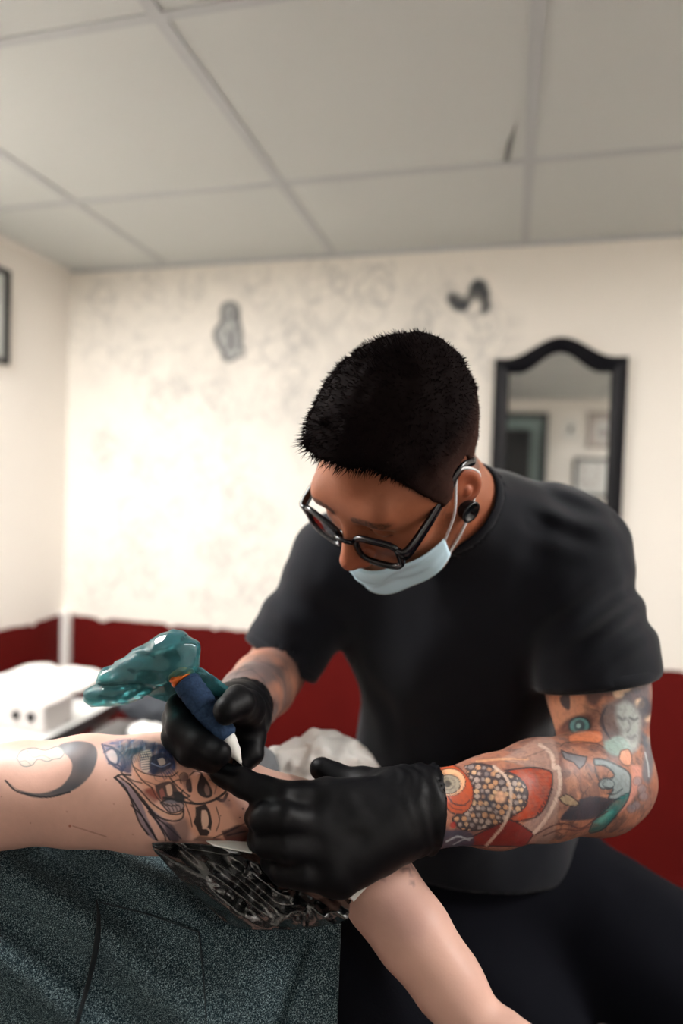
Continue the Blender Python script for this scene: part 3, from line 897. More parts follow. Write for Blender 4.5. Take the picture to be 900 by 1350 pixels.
# scales
body_ = z9((280, 690), (360, 670), (470, 690), (560, 740), (640, 770), (700, 830), (716, 900), (690, 980), (600, 1040), (480, 1100), (370, 1135), (260, 1130), (190, 1060), (250, 1020), (320, 980), (345, 880), (320, 780))
ik.poly(body_, lin(64, 58, 62), .95, 1.5, edge=line_c, ew=1.6)
ins_ = ik.inside(body_)
gx_, gy_ = np.array([1.0, .12]), np.array([-.12, 1.0])
for a in range(-1, 14):
    for b in range(-2, 12):
        px_0 = 596 + 8.2 * a + (4.1 if b % 2 else 0) - .6 * b; py_0 = 1008 + 7.7 * b + 1.0 * a
        jx, jy = RNG.uniform(-1.5, 1.5, 2); rr = RNG.uniform(2.4, 3.8)
        cc = [lin(208, 168, 130), lin(176, 156, 144), lin(196, 146, 108), lin(146, 134, 130)][RNG.integers(0, 4)]
        d_ = np.hypot(ik.X - px_0 - jx, (ik.Y - py_0 - jy) * 1.05)
        ik.blend(np.clip((rr - d_) / 1.1 + .5, 0, 1) * ins_ * .92, cc)
ik.poly(z9((510, 860), (560, 880), (560, 930), (520, 945), (485, 910)), lin(220, 168, 136), .8, 3)
for bb in ((440, 745, 26), (430, 900, 30), (455, 960, 26), (480, 700, 20)): ik.disc(z9(bb[:2])[0], bb[2] * .19, lin(62, 66, 80), .6, soft=4)
# eye of the fish
ec = z9((165, 805))[0]
ik.poly(z9((40, 720), (180, 680), (260, 720), (320, 800), (336, 880), (320, 970), (260, 1020), (180, 1010), (130, 940), (100, 880)), lin(184, 78, 38), .92, 2, edge=line_c)
ik.disc(z9((172, 800))[0], 21, lin(222, 168, 128), .95, ry=18); ik.ring(z9((172, 800))[0], 21, 1.3, line_c, .9, ry=18)
ik.disc(z9((165, 815))[0], 15.5, lin(150, 142, 126), .95, ry=12.5); ik.ring(z9((165, 815))[0], 15.5, 1.4, line_c, .9, ry=12.5)
ik.ring(z9((160, 812))[0], 9.5, 1.2, lin(92, 86, 80), .7, ry=7.5); ik.disc(z9((158, 812))[0], 4.5, lin(58, 56, 54), .85)
ik.line(z9((165, 905), (200, 950), (270, 960), (310, 930)), 1.4, line_c, .8); ik.line(z9((150, 935), (200, 985), (260, 995)), 1.2, line_c, .6)
ik.disc(z9((140, 950))[0], 4, lin(214, 70, 52), .8); ik.disc(z9((195, 1100))[0], 4, lin(170, 44, 40), .8)
# pale whisker arcs
ik.line(z9((480, 690), (560, 760), (600, 860), (590, 1000), (540, 1110), (430, 1240)), 2.6, lin(204, 178, 160), .8)
ik.line(z9((800, 540), (880, 600), (900, 700)) + z10((180, 660), (190, 780), (160, 880), (90, 1010), (20, 1090)), 3.2, lin(206, 180, 164), .75)
ik.line(z9((360, 655), (520, 640), (720, 640)), 2, lin(214, 160, 116), .6)
for k_ in range(7): ik.line(z9((560 + 40 * k_, 655 - 10 * k_), (640 + 34 * k_, 665 - 16 * k_)), .8, lin(110, 90, 86), .6)
# elbow: shoulder figure, teal band, dark patches
ik.poly(z10((110, 190), (190, 150), (320, 140), (360, 200), (350, 300), (250, 340), (150, 410)), lin(206, 144, 112), .85, 4)
ik.poly(z10((186, 200), (240, 160), (256, 210), (252, 280), (210, 260), (192, 230)), lin(42, 46, 54), .92, 1.2)
ik.line(z10((320, 150), (370, 190), (360, 260), (380, 300)), 5, lin(150, 108, 90), .6, 3)
ik.poly(z10((360, 130), (560, 90), (560, 180), (470, 190), (420, 250), (370, 220)), lin(64, 58, 64), .75, 5)
ik.poly(z10((540, 150), (600, 90), (770, 30), (780, 280), (760, 400), (700, 300), (600, 230)), lin(90, 94, 102), .75, 8)
for a, b, r_ in ((575, 170, 34), (620, 120, 40), (700, 70, 50), (715, 240, 34), (770, 330, 26), (780, 480, 24)): ik.disc(z10((a, b))[0], r_ * .2, lin(232, 196, 164), .85, soft=4)
ik.disc(z10((745, 270))[0], 9, lin(70, 76, 86), .85, ry=14, soft=3)
ik.poly(z10((180, 390), (240, 340), (310, 310), (400, 320), (400, 400), (330, 430), (200, 430)), lin(74, 44, 44), .7, 5)
ik.disc(z10((318, 385))[0], 15, lin(40, 46, 52), .95, ry=13); ik.disc(z10((318, 385))[0], 12.5, lin(92, 140, 138), .95, ry=10.5); ik.disc(z10((318, 385))[0], 7, lin(60, 74, 80), .9, ry=8); ik.disc(z10((312, 385))[0], 3, lin(160, 196, 190), .8)
ik.poly(z10((240, 450), (330, 420), (460, 420), (460, 490), (340, 500), (260, 500)), lin(206, 122, 84), .8, 4, edge=lin(110, 70, 60))
ik.line(z10((190, 520), (230, 495), (340, 490), (440, 505), (520, 560)), 1.3, line_c, .7); ik.line(z10((190, 640), (195, 580), (230, 520), (330, 510), (420, 530), (540, 610), (620, 650)), 1.1, lin(120, 76, 64), .7)
# face
ik.poly(z10((470, 250), (560, 210), (660, 210), (740, 300), (740, 420), (700, 540), (600, 590), (500, 560), (460, 420)), lin(108, 104, 106), .75, 6)
ik.poly(z10((560, 250), (620, 225), (680, 260), (715, 330), (712, 440), (700, 530), (650, 555), (610, 480), (580, 400), (560, 330)), lin(166, 172, 168), .85, 7)
ik.poly(z10((480, 490), (580, 450), (640, 500), (650, 550), (560, 580), (490, 540)), lin(140, 162, 154), .9, 4)
ik.line(z10((575, 325), (600, 345), (618, 335)), 2.6, lin(84, 88, 90), .7, 3); ik.line(z10((650, 330), (680, 345), (700, 335)), 2.2, lin(84, 88, 90), .8, 2)
ik.line(z10((640, 345), (652, 400), (632, 425)), 1.4, lin(120, 124, 124), .8); ik.line(z10((635, 458), (658, 468), (684, 450)), 2.4, lin(112, 112, 114), .7, 2)
for k_ in range(5): ik.line(z10((500 - 8 * k_, 250 + 12 * k_), (470 - 4 * k_, 330 + 10 * k_), (490 + 8 * k_, 430 + 10 * k_)), 1.4, lin(70, 68, 74), .6)
ik.poly(z10((720, 420), (790, 480), (810, 620), (780, 760), (730, 720), (740, 560)), lin(86, 98, 108), .8, 5)
ik.line(z10((750, 560), (770, 650), (775, 720)), 1.3, lin(190, 196, 196), .7)
ik.poly(z10((590, 550), (640, 540), (662, 590), (655, 640), (610, 640), (580, 600)), lin(216, 152, 124), .9, 2, edge=lin(90, 62, 58))
ik.poly(z10((660, 640), (720, 660), (720, 760), (680, 850), (590, 960), (560, 960), (640, 860), (660, 740)), lin(200, 138, 122), .8, 3)
# grey brush stroke and loop into the teal band
ik.poly(z10((195, 545), (240, 565), (370, 590), (350, 640), (318, 668), (280, 625), (220, 600)), lin(104, 106, 112), .9, 1.5, sm=False, edge=line_c)
ik.poly(z10((414, 600), (470, 605), (560, 640), (640, 690), (656, 760), (640, 840), (560, 870), (510, 860), (540, 800), (470, 800), (445, 770), (470, 735), (530, 730), (545, 700), (490, 650), (420, 640)), lin(132, 146, 148), .95, 1.2, edge=lin(50, 58, 64), ew=1.6)
ik.ring(z10((510, 768))[0], 8, 1.6, lin(60, 70, 76), .9, ry=5); ik.line(z10((420, 630), (425, 690), (450, 750)), 1.3, lin(60, 60, 64), .8)
ik.line(z10((500, 830), (550, 835), (600, 800)), 1.4, lin(56, 66, 70), .8)
ik.poly(z10((250, 920), (340, 860), (440, 850), (540, 880), (470, 950), (400, 1000), (250, 1010), (190, 1000)), lin(52, 58, 68), .92, 2)
ik.poly(z10((380, 1080), (420, 1000), (500, 930), (560, 870), (640, 830), (630, 880), (580, 950), (480, 1060), (400, 1090)), lin(36, 112, 110), .95, 3, edge=lin(34, 62, 70), mod=.8 + .3 * noise(vx, 120, 6))
ik.poly(z10((420, 1020), (500, 950), (540, 950), (470, 1030)), lin(96, 190, 178), .5, 5)
ik.line(z10((30, 1100), (150, 1040), (230, 1030), (330, 1060), (420, 1000), (500, 950)), 1.4, lin(80, 50, 54), .8); ik.line(z10((80, 1110), (200, 1065), (300, 1075), (380, 1050)), 1.4, lin(80, 50, 54), .7)
ik.poly(z10((180, 860), (240, 840), (310, 890), (290, 915), (220, 900)), lin(160, 140, 112), .85, 1.5, edge=line_c)
for a, b in ((700, 750), (730, 800), (690, 910), (740, 850), (660, 930)): ik.disc(z10((a, b))[0], 5.5, lin(120, 118, 124), .7, soft=3); ik.ring(z10((a, b))[0], 6, 1, lin(76, 66, 70), .6)
ik.blend(np.clip(noise(vx, 420, 12) * .5, 0, .2), lin(70, 56, 56))
c[ix] = ik.c
# smoky grey ink on the other forearm
ix = np.where((X > 260) & (X < 450) & (Y > 820) & (Y < 1000) & (Z > .68))[0]
g_ = np.clip(.66 + fbm(v[ix], 30, 40, 3) * 1.2, .2, .94)[:, None]
c[ix] = c[ix] * .9 * (1 - g_) + lin(92, 82, 82) * g_
w1 = fbm(v[ix], 40, 79, 2); e_ = (np.exp(-(w1 / .04) ** 2) * .6)[:, None]; c[ix] = c[ix] * (1 - e_) + lin(44, 42, 46) * e_
M_skin = mat('tattooed_skin', rough=.45, paint=True, sss=.0, spec=.35, bump=(420, .12, .001))
obj('body', geo, M_skin, artist, col=np.clip(c, .002, 1))

# t-shirt -----------------------------------------------------------------
NC = P(602, 670, .822); nax = V(-.667, .475, .574)
shirt_t = S(); shirt_t.fn(torso)
shirt_t.cone(P(640, 760, .93), P(600, 1000, 1.0), .11, .10, k=.06)
shirt_t.cone(P(590, 1060, 1.03), P(630, 1100, 1.04), .13, .14, k=.05)
slvL = S(); slvL.cone(P(736, 738, .875), P(780, 868, .805), .069, .059).cone(P(780, 868, .805), P(792, 930, .78), .059, .057, k=.02)
slvR = S(); slvR.cone(P(456, 745, .95), P(386, 842, .94), .061, .046).cone(P(386, 842, .94), P(360, 888, .92), .046, .045, k=.02)
nkS = S(); nkS.cone(NC - nax * .09, NC + nax * .05, .072, .062)
def shirt_fold(p):
    q = (p - P(600, 850, .9)) @ R
    n = .0035 * noise(q * A(1, .55, .6), 13, 3) + .003 * noise(q * A(1.3, .6, 1), 28, 4)
    x, y, d = proj(p)
    # drape lines running from the armpit down across the belly, and creases on the shoulder and sleeve
    t = (x - 640) * .55 + (y - 900) * .45
    n += .0055 * np.sin(t / 17 + 2.2 * noise(q, 6, 5)) * np.exp(-((x - 620) / 110) ** 2 - ((y - 930) / 100) ** 2)
    t = (x - 720) * .3 - (y - 680)
    n += .0050 * np.sin(t / 6.5 + 2.5 * noise(q, 9, 7)) * np.exp(-((x - 735) / 55) ** 2 - ((y - 680) / 42) ** 2)
    t = (x - 800) * .55 + (y - 820)
    n += .0065 * np.sin(t / 8.5 + 2 * noise(q, 8, 8)) * np.exp(-((x - 800) / 60) ** 2 - ((y - 812) / 52) ** 2)
    t = (x - 390) * -.5 + (y - 800)
    n += .0035 * np.sin(t / 10 + 2 * noise(q, 8, 9)) * np.exp(-((x - 390) / 60) ** 2 - ((y - 800) / 60) ** 2)
    return n
bodyN = S(); bodyN.fn(torso).fn(neck, .03).fn(armL_up, .015).fn(armR_up, .015).fn(foreL, .012).fn(legs, .03)
SL0 = P(790, 899, .785)
SR0 = P(371, 870, .925)
sl_n = V(.16, -.97, .15); sr_n = V(-.52, -.80, .15)
def shirt(p):
    g_ = np.maximum(shirt_fold(p), -.0055) + .0130
    d = shirt_t(p) - g_
    d = smin(d, smax(slvL(p) - g_, (p - SL0) @ sl_n, .004), .03)
    d = smin(d, smax(slvR(p) - g_, (p - SR0) @ sr_n, .004), .02)
    d = smin(d, smax(nkS(p), (p - NC) @ nax, .003), .03)
    d = smax(d, (P(620, 1120, 1.0) - p) @ A(0, 0, 1), .004)
    return smax(d, -(bodyN(p) - .0008), .002)
lo, hi = fit([P(400, 730, 1.0), P(330, 880, .9), P(850, 890, .72), P(640, 640, .75), P(620, 1140, 1.15), P(620, 1000, .88)], .12)
g = mesh_sdf(shirt, lo, hi, .005)
M_shirt = mat('black_cotton', lin(21, 23, 29), .85, spec=.12, bump=(700, .25, .0006), sheen=.12)
sh = obj('t_shirt', g, M_shirt, artist)
def hem_ring(f, o, n, r0):
    n = n / np.linalg.norm(n); a_ = np.cross(n, V(0, 0, 1)); a_ /= np.linalg.norm(a_); b_ = np.cross(a_, n); out = []
    for t in np.linspace(0, 2 * math.pi, 72, endpoint=False):
        dv = math.cos(t) * a_ + math.sin(t) * b_; l0, l1 = .0, r0
        for _ in range(24):
            m_ = (l0 + l1) / 2
            if f((o + dv * m_)[None])[0] > 0: l1 = m_
            else: l0 = m_
        out.append(o + dv * (l1 - .0022))
    out = np.array(out)
    for _ in range(4): out = (np.roll(out, 1, 0) + out * 2 + np.roll(out, -1, 0)) / 4
    return sweep(out, circ(.0030, 8, .0075), True, n)
obj('sleeve_hem', hem_ring(lambda p: slvL(p) - .0125, SL0 - sl_n / np.linalg.norm(sl_n) * .005, sl_n, .12), M_shirt, sh)
obj('sleeve_hem', hem_ring(lambda p: slvR(p) - .0125, SR0 - sr_n / np.linalg.norm(sr_n) * .004, sr_n, .10), M_shirt, sh)
cs = np.cross(nax, V(0, 0, 1)); cs /= np.linalg.norm(cs); cu = np.cross(cs, nax)
pts = np.array([NC + nax * .001 + .0625 * (math.cos(t) * cs + math.sin(t) * cu) for t in np.linspace(0, 2 * math.pi, 64, endpoint=False)])
obj('collar', sweep(pts, circ(.0035, 8, .008), True, nax), M_shirt, sh)

# trousers, shoes ----------------------------------------------------------
def trousers(p):
    q = (p - P(628, 1140, 1.04)) @ R
    d = smin(legs(p), torso(p), .03) - .009 - .003 * noise(q, 11, 3) - .002 * noise(q, 25, 5)
    d = smax(d, (p - P(620, 1085, 1.0)) @ A(0, 0, 1), .004)
    d = smax(d, .085 - p[:, 2], .004)
    return d
lo, hi = fit([HIPL, HIPR, KL, KR, AL, AR, P(628, 1140, 1.17)], .16); lo[2] = .05
M_trs = mat('black_trousers', lin(14, 15, 21), .9, spec=.08, bump=(500, .3, .0008))
obj('trousers', mesh_sdf(trousers, lo, hi, .008), M_trs, artist)
def shoes(p):
    d = feet(p) - .006
    d = smax(d, p[:, 2] - .105, .004)
    return smax(d, .001 - p[:, 2], .002)
lo, hi = fit([AL, AR, AL + FD * .17, AR + FD * .17], .07); lo[2] = -.01
gs = mesh_sdf(shoes, lo, hi, .005)
M_shoe = mat('black_shoe_leather', lin(20, 20, 22), .5)
side = (gs[0] @ RX) > ((AL + AR) / 2) @ RX
fa = side[gs[1]].all(1)
for k_ in (fa, ~fa):
    used = np.unique(gs[1][k_]); mp_ = np.full(len(gs[0]), -1); mp_[used] = np.arange(len(used))
    obj('shoe', (gs[0][used], mp_[gs[1][k_]]), M_shoe, artist)

# gloves ------------------------------------------------------------------
M_glove = mat('black_nitrile', lin(5, 5, 8), .5, spec=.2, bump=(160, .25, .0008))
axL = (P(650, 1056, .655) - WRL); axL /= np.linalg.norm(axL)
cuffL = S().cone(P(530, 1066, .632), P(582, 1063, .640), .036, .0400)
CL0 = P(572, 1063, .639)
def gloveL(p):
    q = p
    x, y, d = proj(p)
    wr = .0016 * np.sin(((p - CL0) @ axL) / .0022 + 3 * noise(p, 45, 2)) * np.clip((x - 500) / 40, 0, 1)
    d = smin(handL(p) - .0019 - .0012 * noise(p, 70, 4), cuffL(p) - wr - .0012 * noise(p, 90, 1), .012)
    d = smax(d, (p - CL0) @ (axL + V(.0, -.12, .1)), .002)
    return smax(d, -np.where(x > 535, foreL(p) - .0015, 1), .002)
lo, hi = fit([P(290, 1010, .62), P(600, 1070, .64), P(440, 1180, .57), P(430, 1000, .68)], .05)
gl = obj('glove', mesh_sdf(gloveL, lo, hi, .0028), M_glove, artist)
pts = []
cs = np.cross(axL, V(0, 0, 1)); cs /= np.linalg.norm(cs); cu = np.cross(cs, axL)
axR = (P(347, 903, .86) - WRR); axR /= np.linalg.norm(axR)
cuffR = S().cone(P(312, 944, .698), P(324, 928, .745), .0305, .033)
def gloveR(p):
    d = smin(handR(p) - .0019 - .0010 * noise(p, 70, 6), cuffR(p) - .0012 * np.sin(((p - WRR) @ axR) / .002 + 3 * noise(p, 45, 3)), .012)
    return smax(d, (p - P(322, 930, .738)) @ axR, .002)
lo, hi = fit([P(220, 930, .66), P(330, 920, .58), P(335, 1010, .63), P(330, 925, .76)], .05)
obj('glove', mesh_sdf(gloveR, lo, hi, .0028), M_glove, artist)

# hair ---------------------------------------------------------------------
def hair_shape(p):
    q = HF.loc(p)
    th = np.interp(q[:, 2], [-.06, .0, .04, .075, .11, .16], [.0010, .0016, .003, .009, .018, .020])
    th = th + np.clip((q[:, 1] - .03) / .06, 0, 1) * np.clip((q[:, 2] - .07) / .03, 0, 1) * .006
    d = HEAD(q) - th - .0025 * noise(q * A(1, .6, 1), 90, 3) * np.clip(th / .008, .2, 1)
    d = smax(d, hairline(q) - q[:, 2] + .004 * noise(q, 120, 5), .004)
    d = np.maximum(d, np.abs(q[:, 0]) - .098)
    d = np.maximum(d, np.linalg.norm(q - A(0, -.01, .045), axis=1) - .14)
    ear = np.minimum(np.linalg.norm((np.abs(q) * A(1, 0, 0) + q * A(0, 1, 1) - A(.083, -.010, 0)) / A(.012, .024, .036), axis=1) - 1, 9) * .012
    return smax(d, -ear, .003)
lo, hi = HF.o - .19, HF.o + .19
gh = mesh_sdf(hair_shape, lo, hi, .0036)
M_hair = mat('dark_brown_hair', rough=.8, spec=.03, paint=True)
v, F = gh
qv = HF.loc(v); nl = grad(lambda p: HEAD(p), qv)
# cropped strands standing off the cap
tri = v[F]; ar = np.linalg.norm(np.cross(tri[:, 1] - tri[:, 0], tri[:, 3] - tri[:, 0]), axis=1)
pick = RNG.choice(len(F), 9000, p=ar / ar.sum())
u, w_ = RNG.random((2, 9000))
pp = (tri[pick, 0] * ((1 - u) * (1 - w_))[:, None] + tri[pick, 1] * (u * (1 - w_))[:, None] + tri[pick, 2] * (u * w_)[:, None] + tri[pick, 3] * ((1 - u) * w_)[:, None])
ql = HF.loc(pp); nn = grad(hair_shape, pp) @ HF.M
keep = HEAD(ql) > .0008
ql, nn = ql[keep], nn[keep]
topw = np.clip((ql[:, 2] - .05) / .05, 0, 1); front = np.clip((ql[:, 1] - .04) / .04, 0, 1) * topw
ln = .0026 + .0036 * topw + .007 * front
dirv = nn * .6 + A(0, .6, .12) * topw[:, None] + A(0, -.3, -.6) * (1 - topw)[:, None] + RNG.normal(0, .28, ql.shape)
dirv /= np.linalg.norm(dirv, axis=1)[:, None]
tip = ql + dirv * (ln * RNG.uniform(.6, 1.25, len(ln)))[:, None]
# the little tuft standing on the crown
cw = np.exp(-((ql[:, 0] + .0) / .03) ** 2 - ((ql[:, 1] + .035) / .025) ** 2) * (ql[:, 2] > .1)
tip = tip + (A(0, .1, 1) * .010)[None] * cw[:, None]
sd = np.cross(dirv, A(.3, .2, .9)); sd /= np.linalg.norm(sd, axis=1)[:, None]; s2 = np.cross(sd, dirv)
b0 = ql - nn * .001
vs = np.stack([b0 + sd * .0007, b0 - sd * .00035 + s2 * .0006, b0 - sd * .00035 - s2 * .0006, tip], 1).reshape(-1, 3)
fi = np.arange(len(ql))[:, None] * 4
fs = np.concatenate([np.stack([fi[:, 0], fi[:, 0] + 1, fi[:, 0] + 3], 1), np.stack([fi[:, 0] + 1, fi[:, 0] + 2, fi[:, 0] + 3], 1), np.stack([fi[:, 0] + 2, fi[:, 0], fi[:, 0] + 3], 1)])
ghair = join((v, F.tolist()), (HF.o + vs @ HF.M.T, fs.tolist()))
ql = HF.loc(ghair[0]); fade = np.clip((.085 - ql[:, 2]) / .07, 0, 1) * np.clip((.075 - ql[:, 1]) / .05, 0, 1)
fade = np.clip(fade + .25 * noise(ghair[0], 300, 7) * fade, 0, 1)[:, None]
obj('hair', ghair, M_hair, artist, col=lin(20, 14, 14) * (1 - fade) + lin(66, 44, 38) * fade)

# glasses -------------------------------------------------------------------
M_acet = mat('black_acetate', lin(14, 14, 20), .18, spec=.6)
M_lens = mat('spectacle_lens', (.96, .98, 1), .02, trans=1.0, spec=.5, ior=1.04)
gl_ = obj('glasses', tube([HF.w(-.012, .1115, .0135), HF.w(-.005, .1150, .0165), HF.w(.005, .1150, .0165), HF.w(.012, .1115, .0135)], .0026, 10), M_acet, artist)
def lens_outline(sx, n=48, ins=0.0):
    out = []
    for t in np.linspace(0, 2 * math.pi, n, endpoint=False):
        ct, st_ = math.cos(t), math.sin(t)
        x = np.sign(ct) * abs(ct) ** .55 * (.0265 - ins); z = np.sign(st_) * abs(st_) ** .60 * (.0185 - ins)
        z += .0015 * (x / .0265)
        out.append((sx * (.0385 + x), .1095 - .010 * ((.0385 + x) / .07) ** 2 - .10 * (z), .005 + z))
    return np.array(out)
for sx in (1, -1):
    o_ = np.array([HF.w(*q_) for q_ in lens_outline(sx)])
    obj('rim', sweep(o_, [(-.0030, -.0026), (.0030, -.0026), (.0038, 0), (.0030, .0026), (-.0030, .0026)], True, HF.M[:, 1]), M_acet, gl_)
    oi = np.array([HF.w(*q_) for q_ in lens_outline(sx, 48, .001)]); cen = oi.mean(0)
    f_ = HF.M[:, 1]
    rr = [cen + (oi - cen) * k_ + f_ * (.0012 * (1 - k_ * k_)) for k_ in (1, .66, .33)]
    vv = np.concatenate(rr + [(cen + f_ * .0012)[None]] + [x_ - f_ * .0014 for x_ in rr] + [(cen - f_ * .0002)[None]])
    ff = []
    for off, fl in ((0, 0), (145, 1)):
        for a_ in range(2):
            for b_ in range(48):
                q_ = [off + a_ * 48 + b_, off + a_ * 48 + (b_ + 1) % 48, off + a_ * 48 + 48 + (b_ + 1) % 48, off + a_ * 48 + 48 + b_]
                ff.append(q_[::-1] if fl else q_)
        for b_ in range(48):
            q_ = [off + 96 + b_, off + 96 + (b_ + 1) % 48, off + 144]
            ff.append(q_[::-1] if fl else q_)
    for b_ in range(48): ff.append([b_, 145 + b_, 145 + (b_ + 1) % 48, (b_ + 1) % 48])
    obj('lens', (vv, ff), M_lens, gl_)
    tp = smooth_path([HF.w(sx * .0655, .1005, .014), HF.w(sx * .0740, .096, .0155), HF.w(sx * .0765, .06, .021), HF.w(sx * .0775, .02, .030), HF.w(sx * .0785, -.006, .036), HF.w(sx * .0765, -.030, .020)], 6)
    obj('temple', sweep(tp, [(-.0020, -.0064), (.0020, -.0064), (.0026, 0), (.0020, .0064), (-.0020, .0064)], False, HF.M[:, 2], np.linspace(1.15, .6, len(tp))), M_acet, gl_)

# face mask ------------------------------------------------------------------
M_mask = mat('pale_blue_nonwoven', lin(196, 226, 240), .8, spec=.2, bump=(500, .15, .0006))
M_loop = mat('white_elastic', lin(226, 228, 230), .7)
nu, nv = 41, 22
G = np.zeros((nu, nv, 3))
for i, ph in enumerate(np.linspace(-66, 66, nu)):
    a_ = math.radians(ph); dr = A(math.sin(a_), math.cos(a_), 0); e_ = abs(ph) / 66
    zt_ = -.040 - .006 * e_ + .006 * e_ ** 3; zb_ = -.118 + .040 * e_ ** 1.8
    for j, t in enumerate(np.linspace(0, 1, nv)):
        z = zt_ + (zb_ - zt_) * t; zz = max(z, -.082)
        o_ = A(0, .01, zz)
        lo_, hi_ = 0.0, .2
        for _ in range(26):
            md = (lo_ + hi_) / 2
            if HEAD((o_ + dr * md)[None])[0] > 0: hi_ = md
            else: lo_ = md
        r_ = hi_ + .004 + .006 * (1 - e_) * math.sin(math.pi * min(1, t * 1.1)) + .009 * (1 - e_ ** 2) * (1 - t) ** 2
        r_ *= 1 - .26 * max(0, (t - .72) / .28) ** 2 * (1 - .5 * e_)
        r_ += .0026 * (1 - abs(math.sin(t * 9.5)) * 1.6) * (1 - e_ ** 3) * (t > .18) * (t < .9)
        G[i, j] = A(0, .01, z) + dr * r_
Gm = HF.o + G @ HF.M.T
mk = obj('face_mask', sheet(Gm, .0014), M_mask, artist)
rim_ = sweep(Gm[:, 0], circ(.0011, 6, .0032), False, HF.M[:, 2]); obj('nose_edge', rim_, M_mask, mk)
for sx in (1, -1):
    i_ = -1 if sx > 0 else 0
    et = HF.w(sx * .0785, .000, .037); eb = HF.w(sx * .075, -.020, -.024); be = HF.w(sx * .083, -.024, .010)
    c1, c2 = Gm[i_, 1], Gm[i_, -3]
    obj('ear_loop', tube(smooth_path([c1, (c1 * .55 + et * .45) + HF.M[:, 0] * sx * .005, et, be, eb, (eb * .45 + c2 * .55) + HF.M[:, 0] * sx * .004, c2], 8), .0016, 8), M_loop, mk)
# ear plugs
M_plug = mat('black_ear_plug', lin(16, 20, 24), .2, spec=.6)
for sx in (1, -1):
    a_, b_ = HF.w(sx * .069, .003, -.023), HF.w(sx * .086, .006, -.023)
    obj('ear_plug', lathe(a_, b_, [(0, .0105), (.002, .0125), (.006, .0110), (.012, .0115), (.0165, .0130), (.018, .0122), (.0172, .0095), (.0150, .0085)], 28), M_plug, artist)
# ------------------------------------------------------------------ the client, lying with the head out at the left
SHO = P(-70, 1062, .690)
armC = S()
armC.chain([SHO, P(20, 1046, .655), P(110, 1041, .647), P(205, 1044, .645), P(300, 1066, .650), P(380, 1083, .662), P(438, 1093, .668)],
           [.056, .043, .0455, .0490, .0415, .036, .034], k=.02, kin=.03)
ELC, WRC = P(448, 1096, .666), P(640, 1362, .560)
foreC = S(); foreC.chain([ELC, P(505, 1178, .628), P(545, 1232, .602), P(590, 1295, .580), WRC], [.036, .0335, .0315, .0270, .0225], k=.03, kin=.02)
trunk = S()
trunk.ell(P(-80, 1270, .72), (.18, .125, .125), R)
trunk.ell(P(110, 1290, .70), (.20, .128, .110), R, k=.06)
trunk.ell(P(330, 1330, .68), (.20, .112, .095), R, k=.08)
trunk.ell(P(480, 1445, .675), (.13, .125, .100), R, k=.06)
trunk.cone(P(-110, 1085, .715), P(-60, 1180, .72), .062, .10, k=.05)
trunk.cone(P(-240, 1330, .70), P(-120, 1300, .72), .055, .10, k=.05)
HC = Frame(P(-395, 1165, .70), V(.18, .90, -.25), V(.25, .20, .95), V(-.96, .10, .22), .95)
neckC = S(); neckC.cone(HC.w(0, -.02, -.03), P(-215, 1215, .715), .050, .056)
legsC = S()
KC = [P(600, 1600, .60), P(605, 1650, .70)]
HPC = [P(500, 1475, .62), P(495, 1500, .71)]
FDC = RX * A(1, 1, 0); FDC = FDC / np.linalg.norm(FDC)
ANC = [ground(k_ + FDC * .05, .09) for k_ in KC]
for hp, kn, an in zip(HPC, KC, ANC):
    legsC.cone(hp, kn, .082, .058, k=.04).cone(kn, kn * .65 + an * .35, .054, .052, k=.02).cone(kn * .65 + an * .35, an, .052, .036, k=.02)
feetC = S()
for an in ANC:
    feetC.cone(an, ground(an, .04), .034, .032).cone(ground(an - FDC * .03, .034), ground(an + FDC * .10, .032), .032, .032, k=.02).cone(ground(an + FDC * .10, .032), ground(an + FDC * .15, .026), .034, .024, k=.02)
handC = S()
hd = (WRC - P(590, 1295, .580)); hd /= np.linalg.norm(hd); hs = np.cross(hd, RZ); hs /= np.linalg.norm(hs); hu = np.cross(hs, hd)
for i_, (o_, l_) in enumerate(((-.028, .062), (-.010, .076), (.009, .071), (.026, .056))):
    k0 = WRC + hd * .085 + hs * o_
    handC.cone(WRC + hd * .012 + hs * o_ * .4, k0, .019, .0125, k=.012)
    handC.chain([k0, k0 + hd * l_ * .5 - hu * .010, k0 + hd * l_ * .8 - hu * .026, k0 + hd * l_ * .95 - hu * .040], [.0105, .0092, .0084, .0068], k=.005, kin=.004)
handC.chain([WRC + hd * .02 - hs * .012, WRC + hd * .055 - hs * .040 - hu * .01, WRC + hd * .085 - hs * .052 - hu * .018, WRC + hd * .108 - hs * .052 - hu * .024], [.017, .0125, .0105, .008], k=.012, kin=.004)
farA = S(); farA.chain([P(-200, 1370, .72), P(-60, 1500, .60), P(120, 1520, .56), P(330, 1490, .545)], [.052, .046, .038, .028], k=.03, kin=.02)
farA.ell(P(372, 1484, .545), (.045, .020, .032), R, k=.02)
for i_, (a_, b_) in enumerate(((-.020, .05), (-.006, .06), (.008, .055), (.020, .045))):
    k0 = P(395, 1482, .545) + RZ * a_
    farA.chain([k0, k0 + RX * b_ * .55 - RY * .004, k0 + RX * b_ - RY * .016], [.0105, .009, .007], k=.006, kin=.004)
farA.chain([P(352, 1472, .545), P(385, 1462, .535), P(410, 1464, .530)], [.014, .011, .0085], k=.01, kin=.004)
clientS = S()
clientS.fn(trunk).fn(armC, .012).fn(foreC, .02).fn(handC, .012).fn(neckC, .03).fn(HC.sdf(HEAD), .02).fn(legsC, .03).fn(feetC, .02).fn(farA, .02)
client = thing('person', ground(P(200, 1300, .7), 0), 'reclining person in a sleeveless grey top, tattooed upper arm stretched out', 'person')
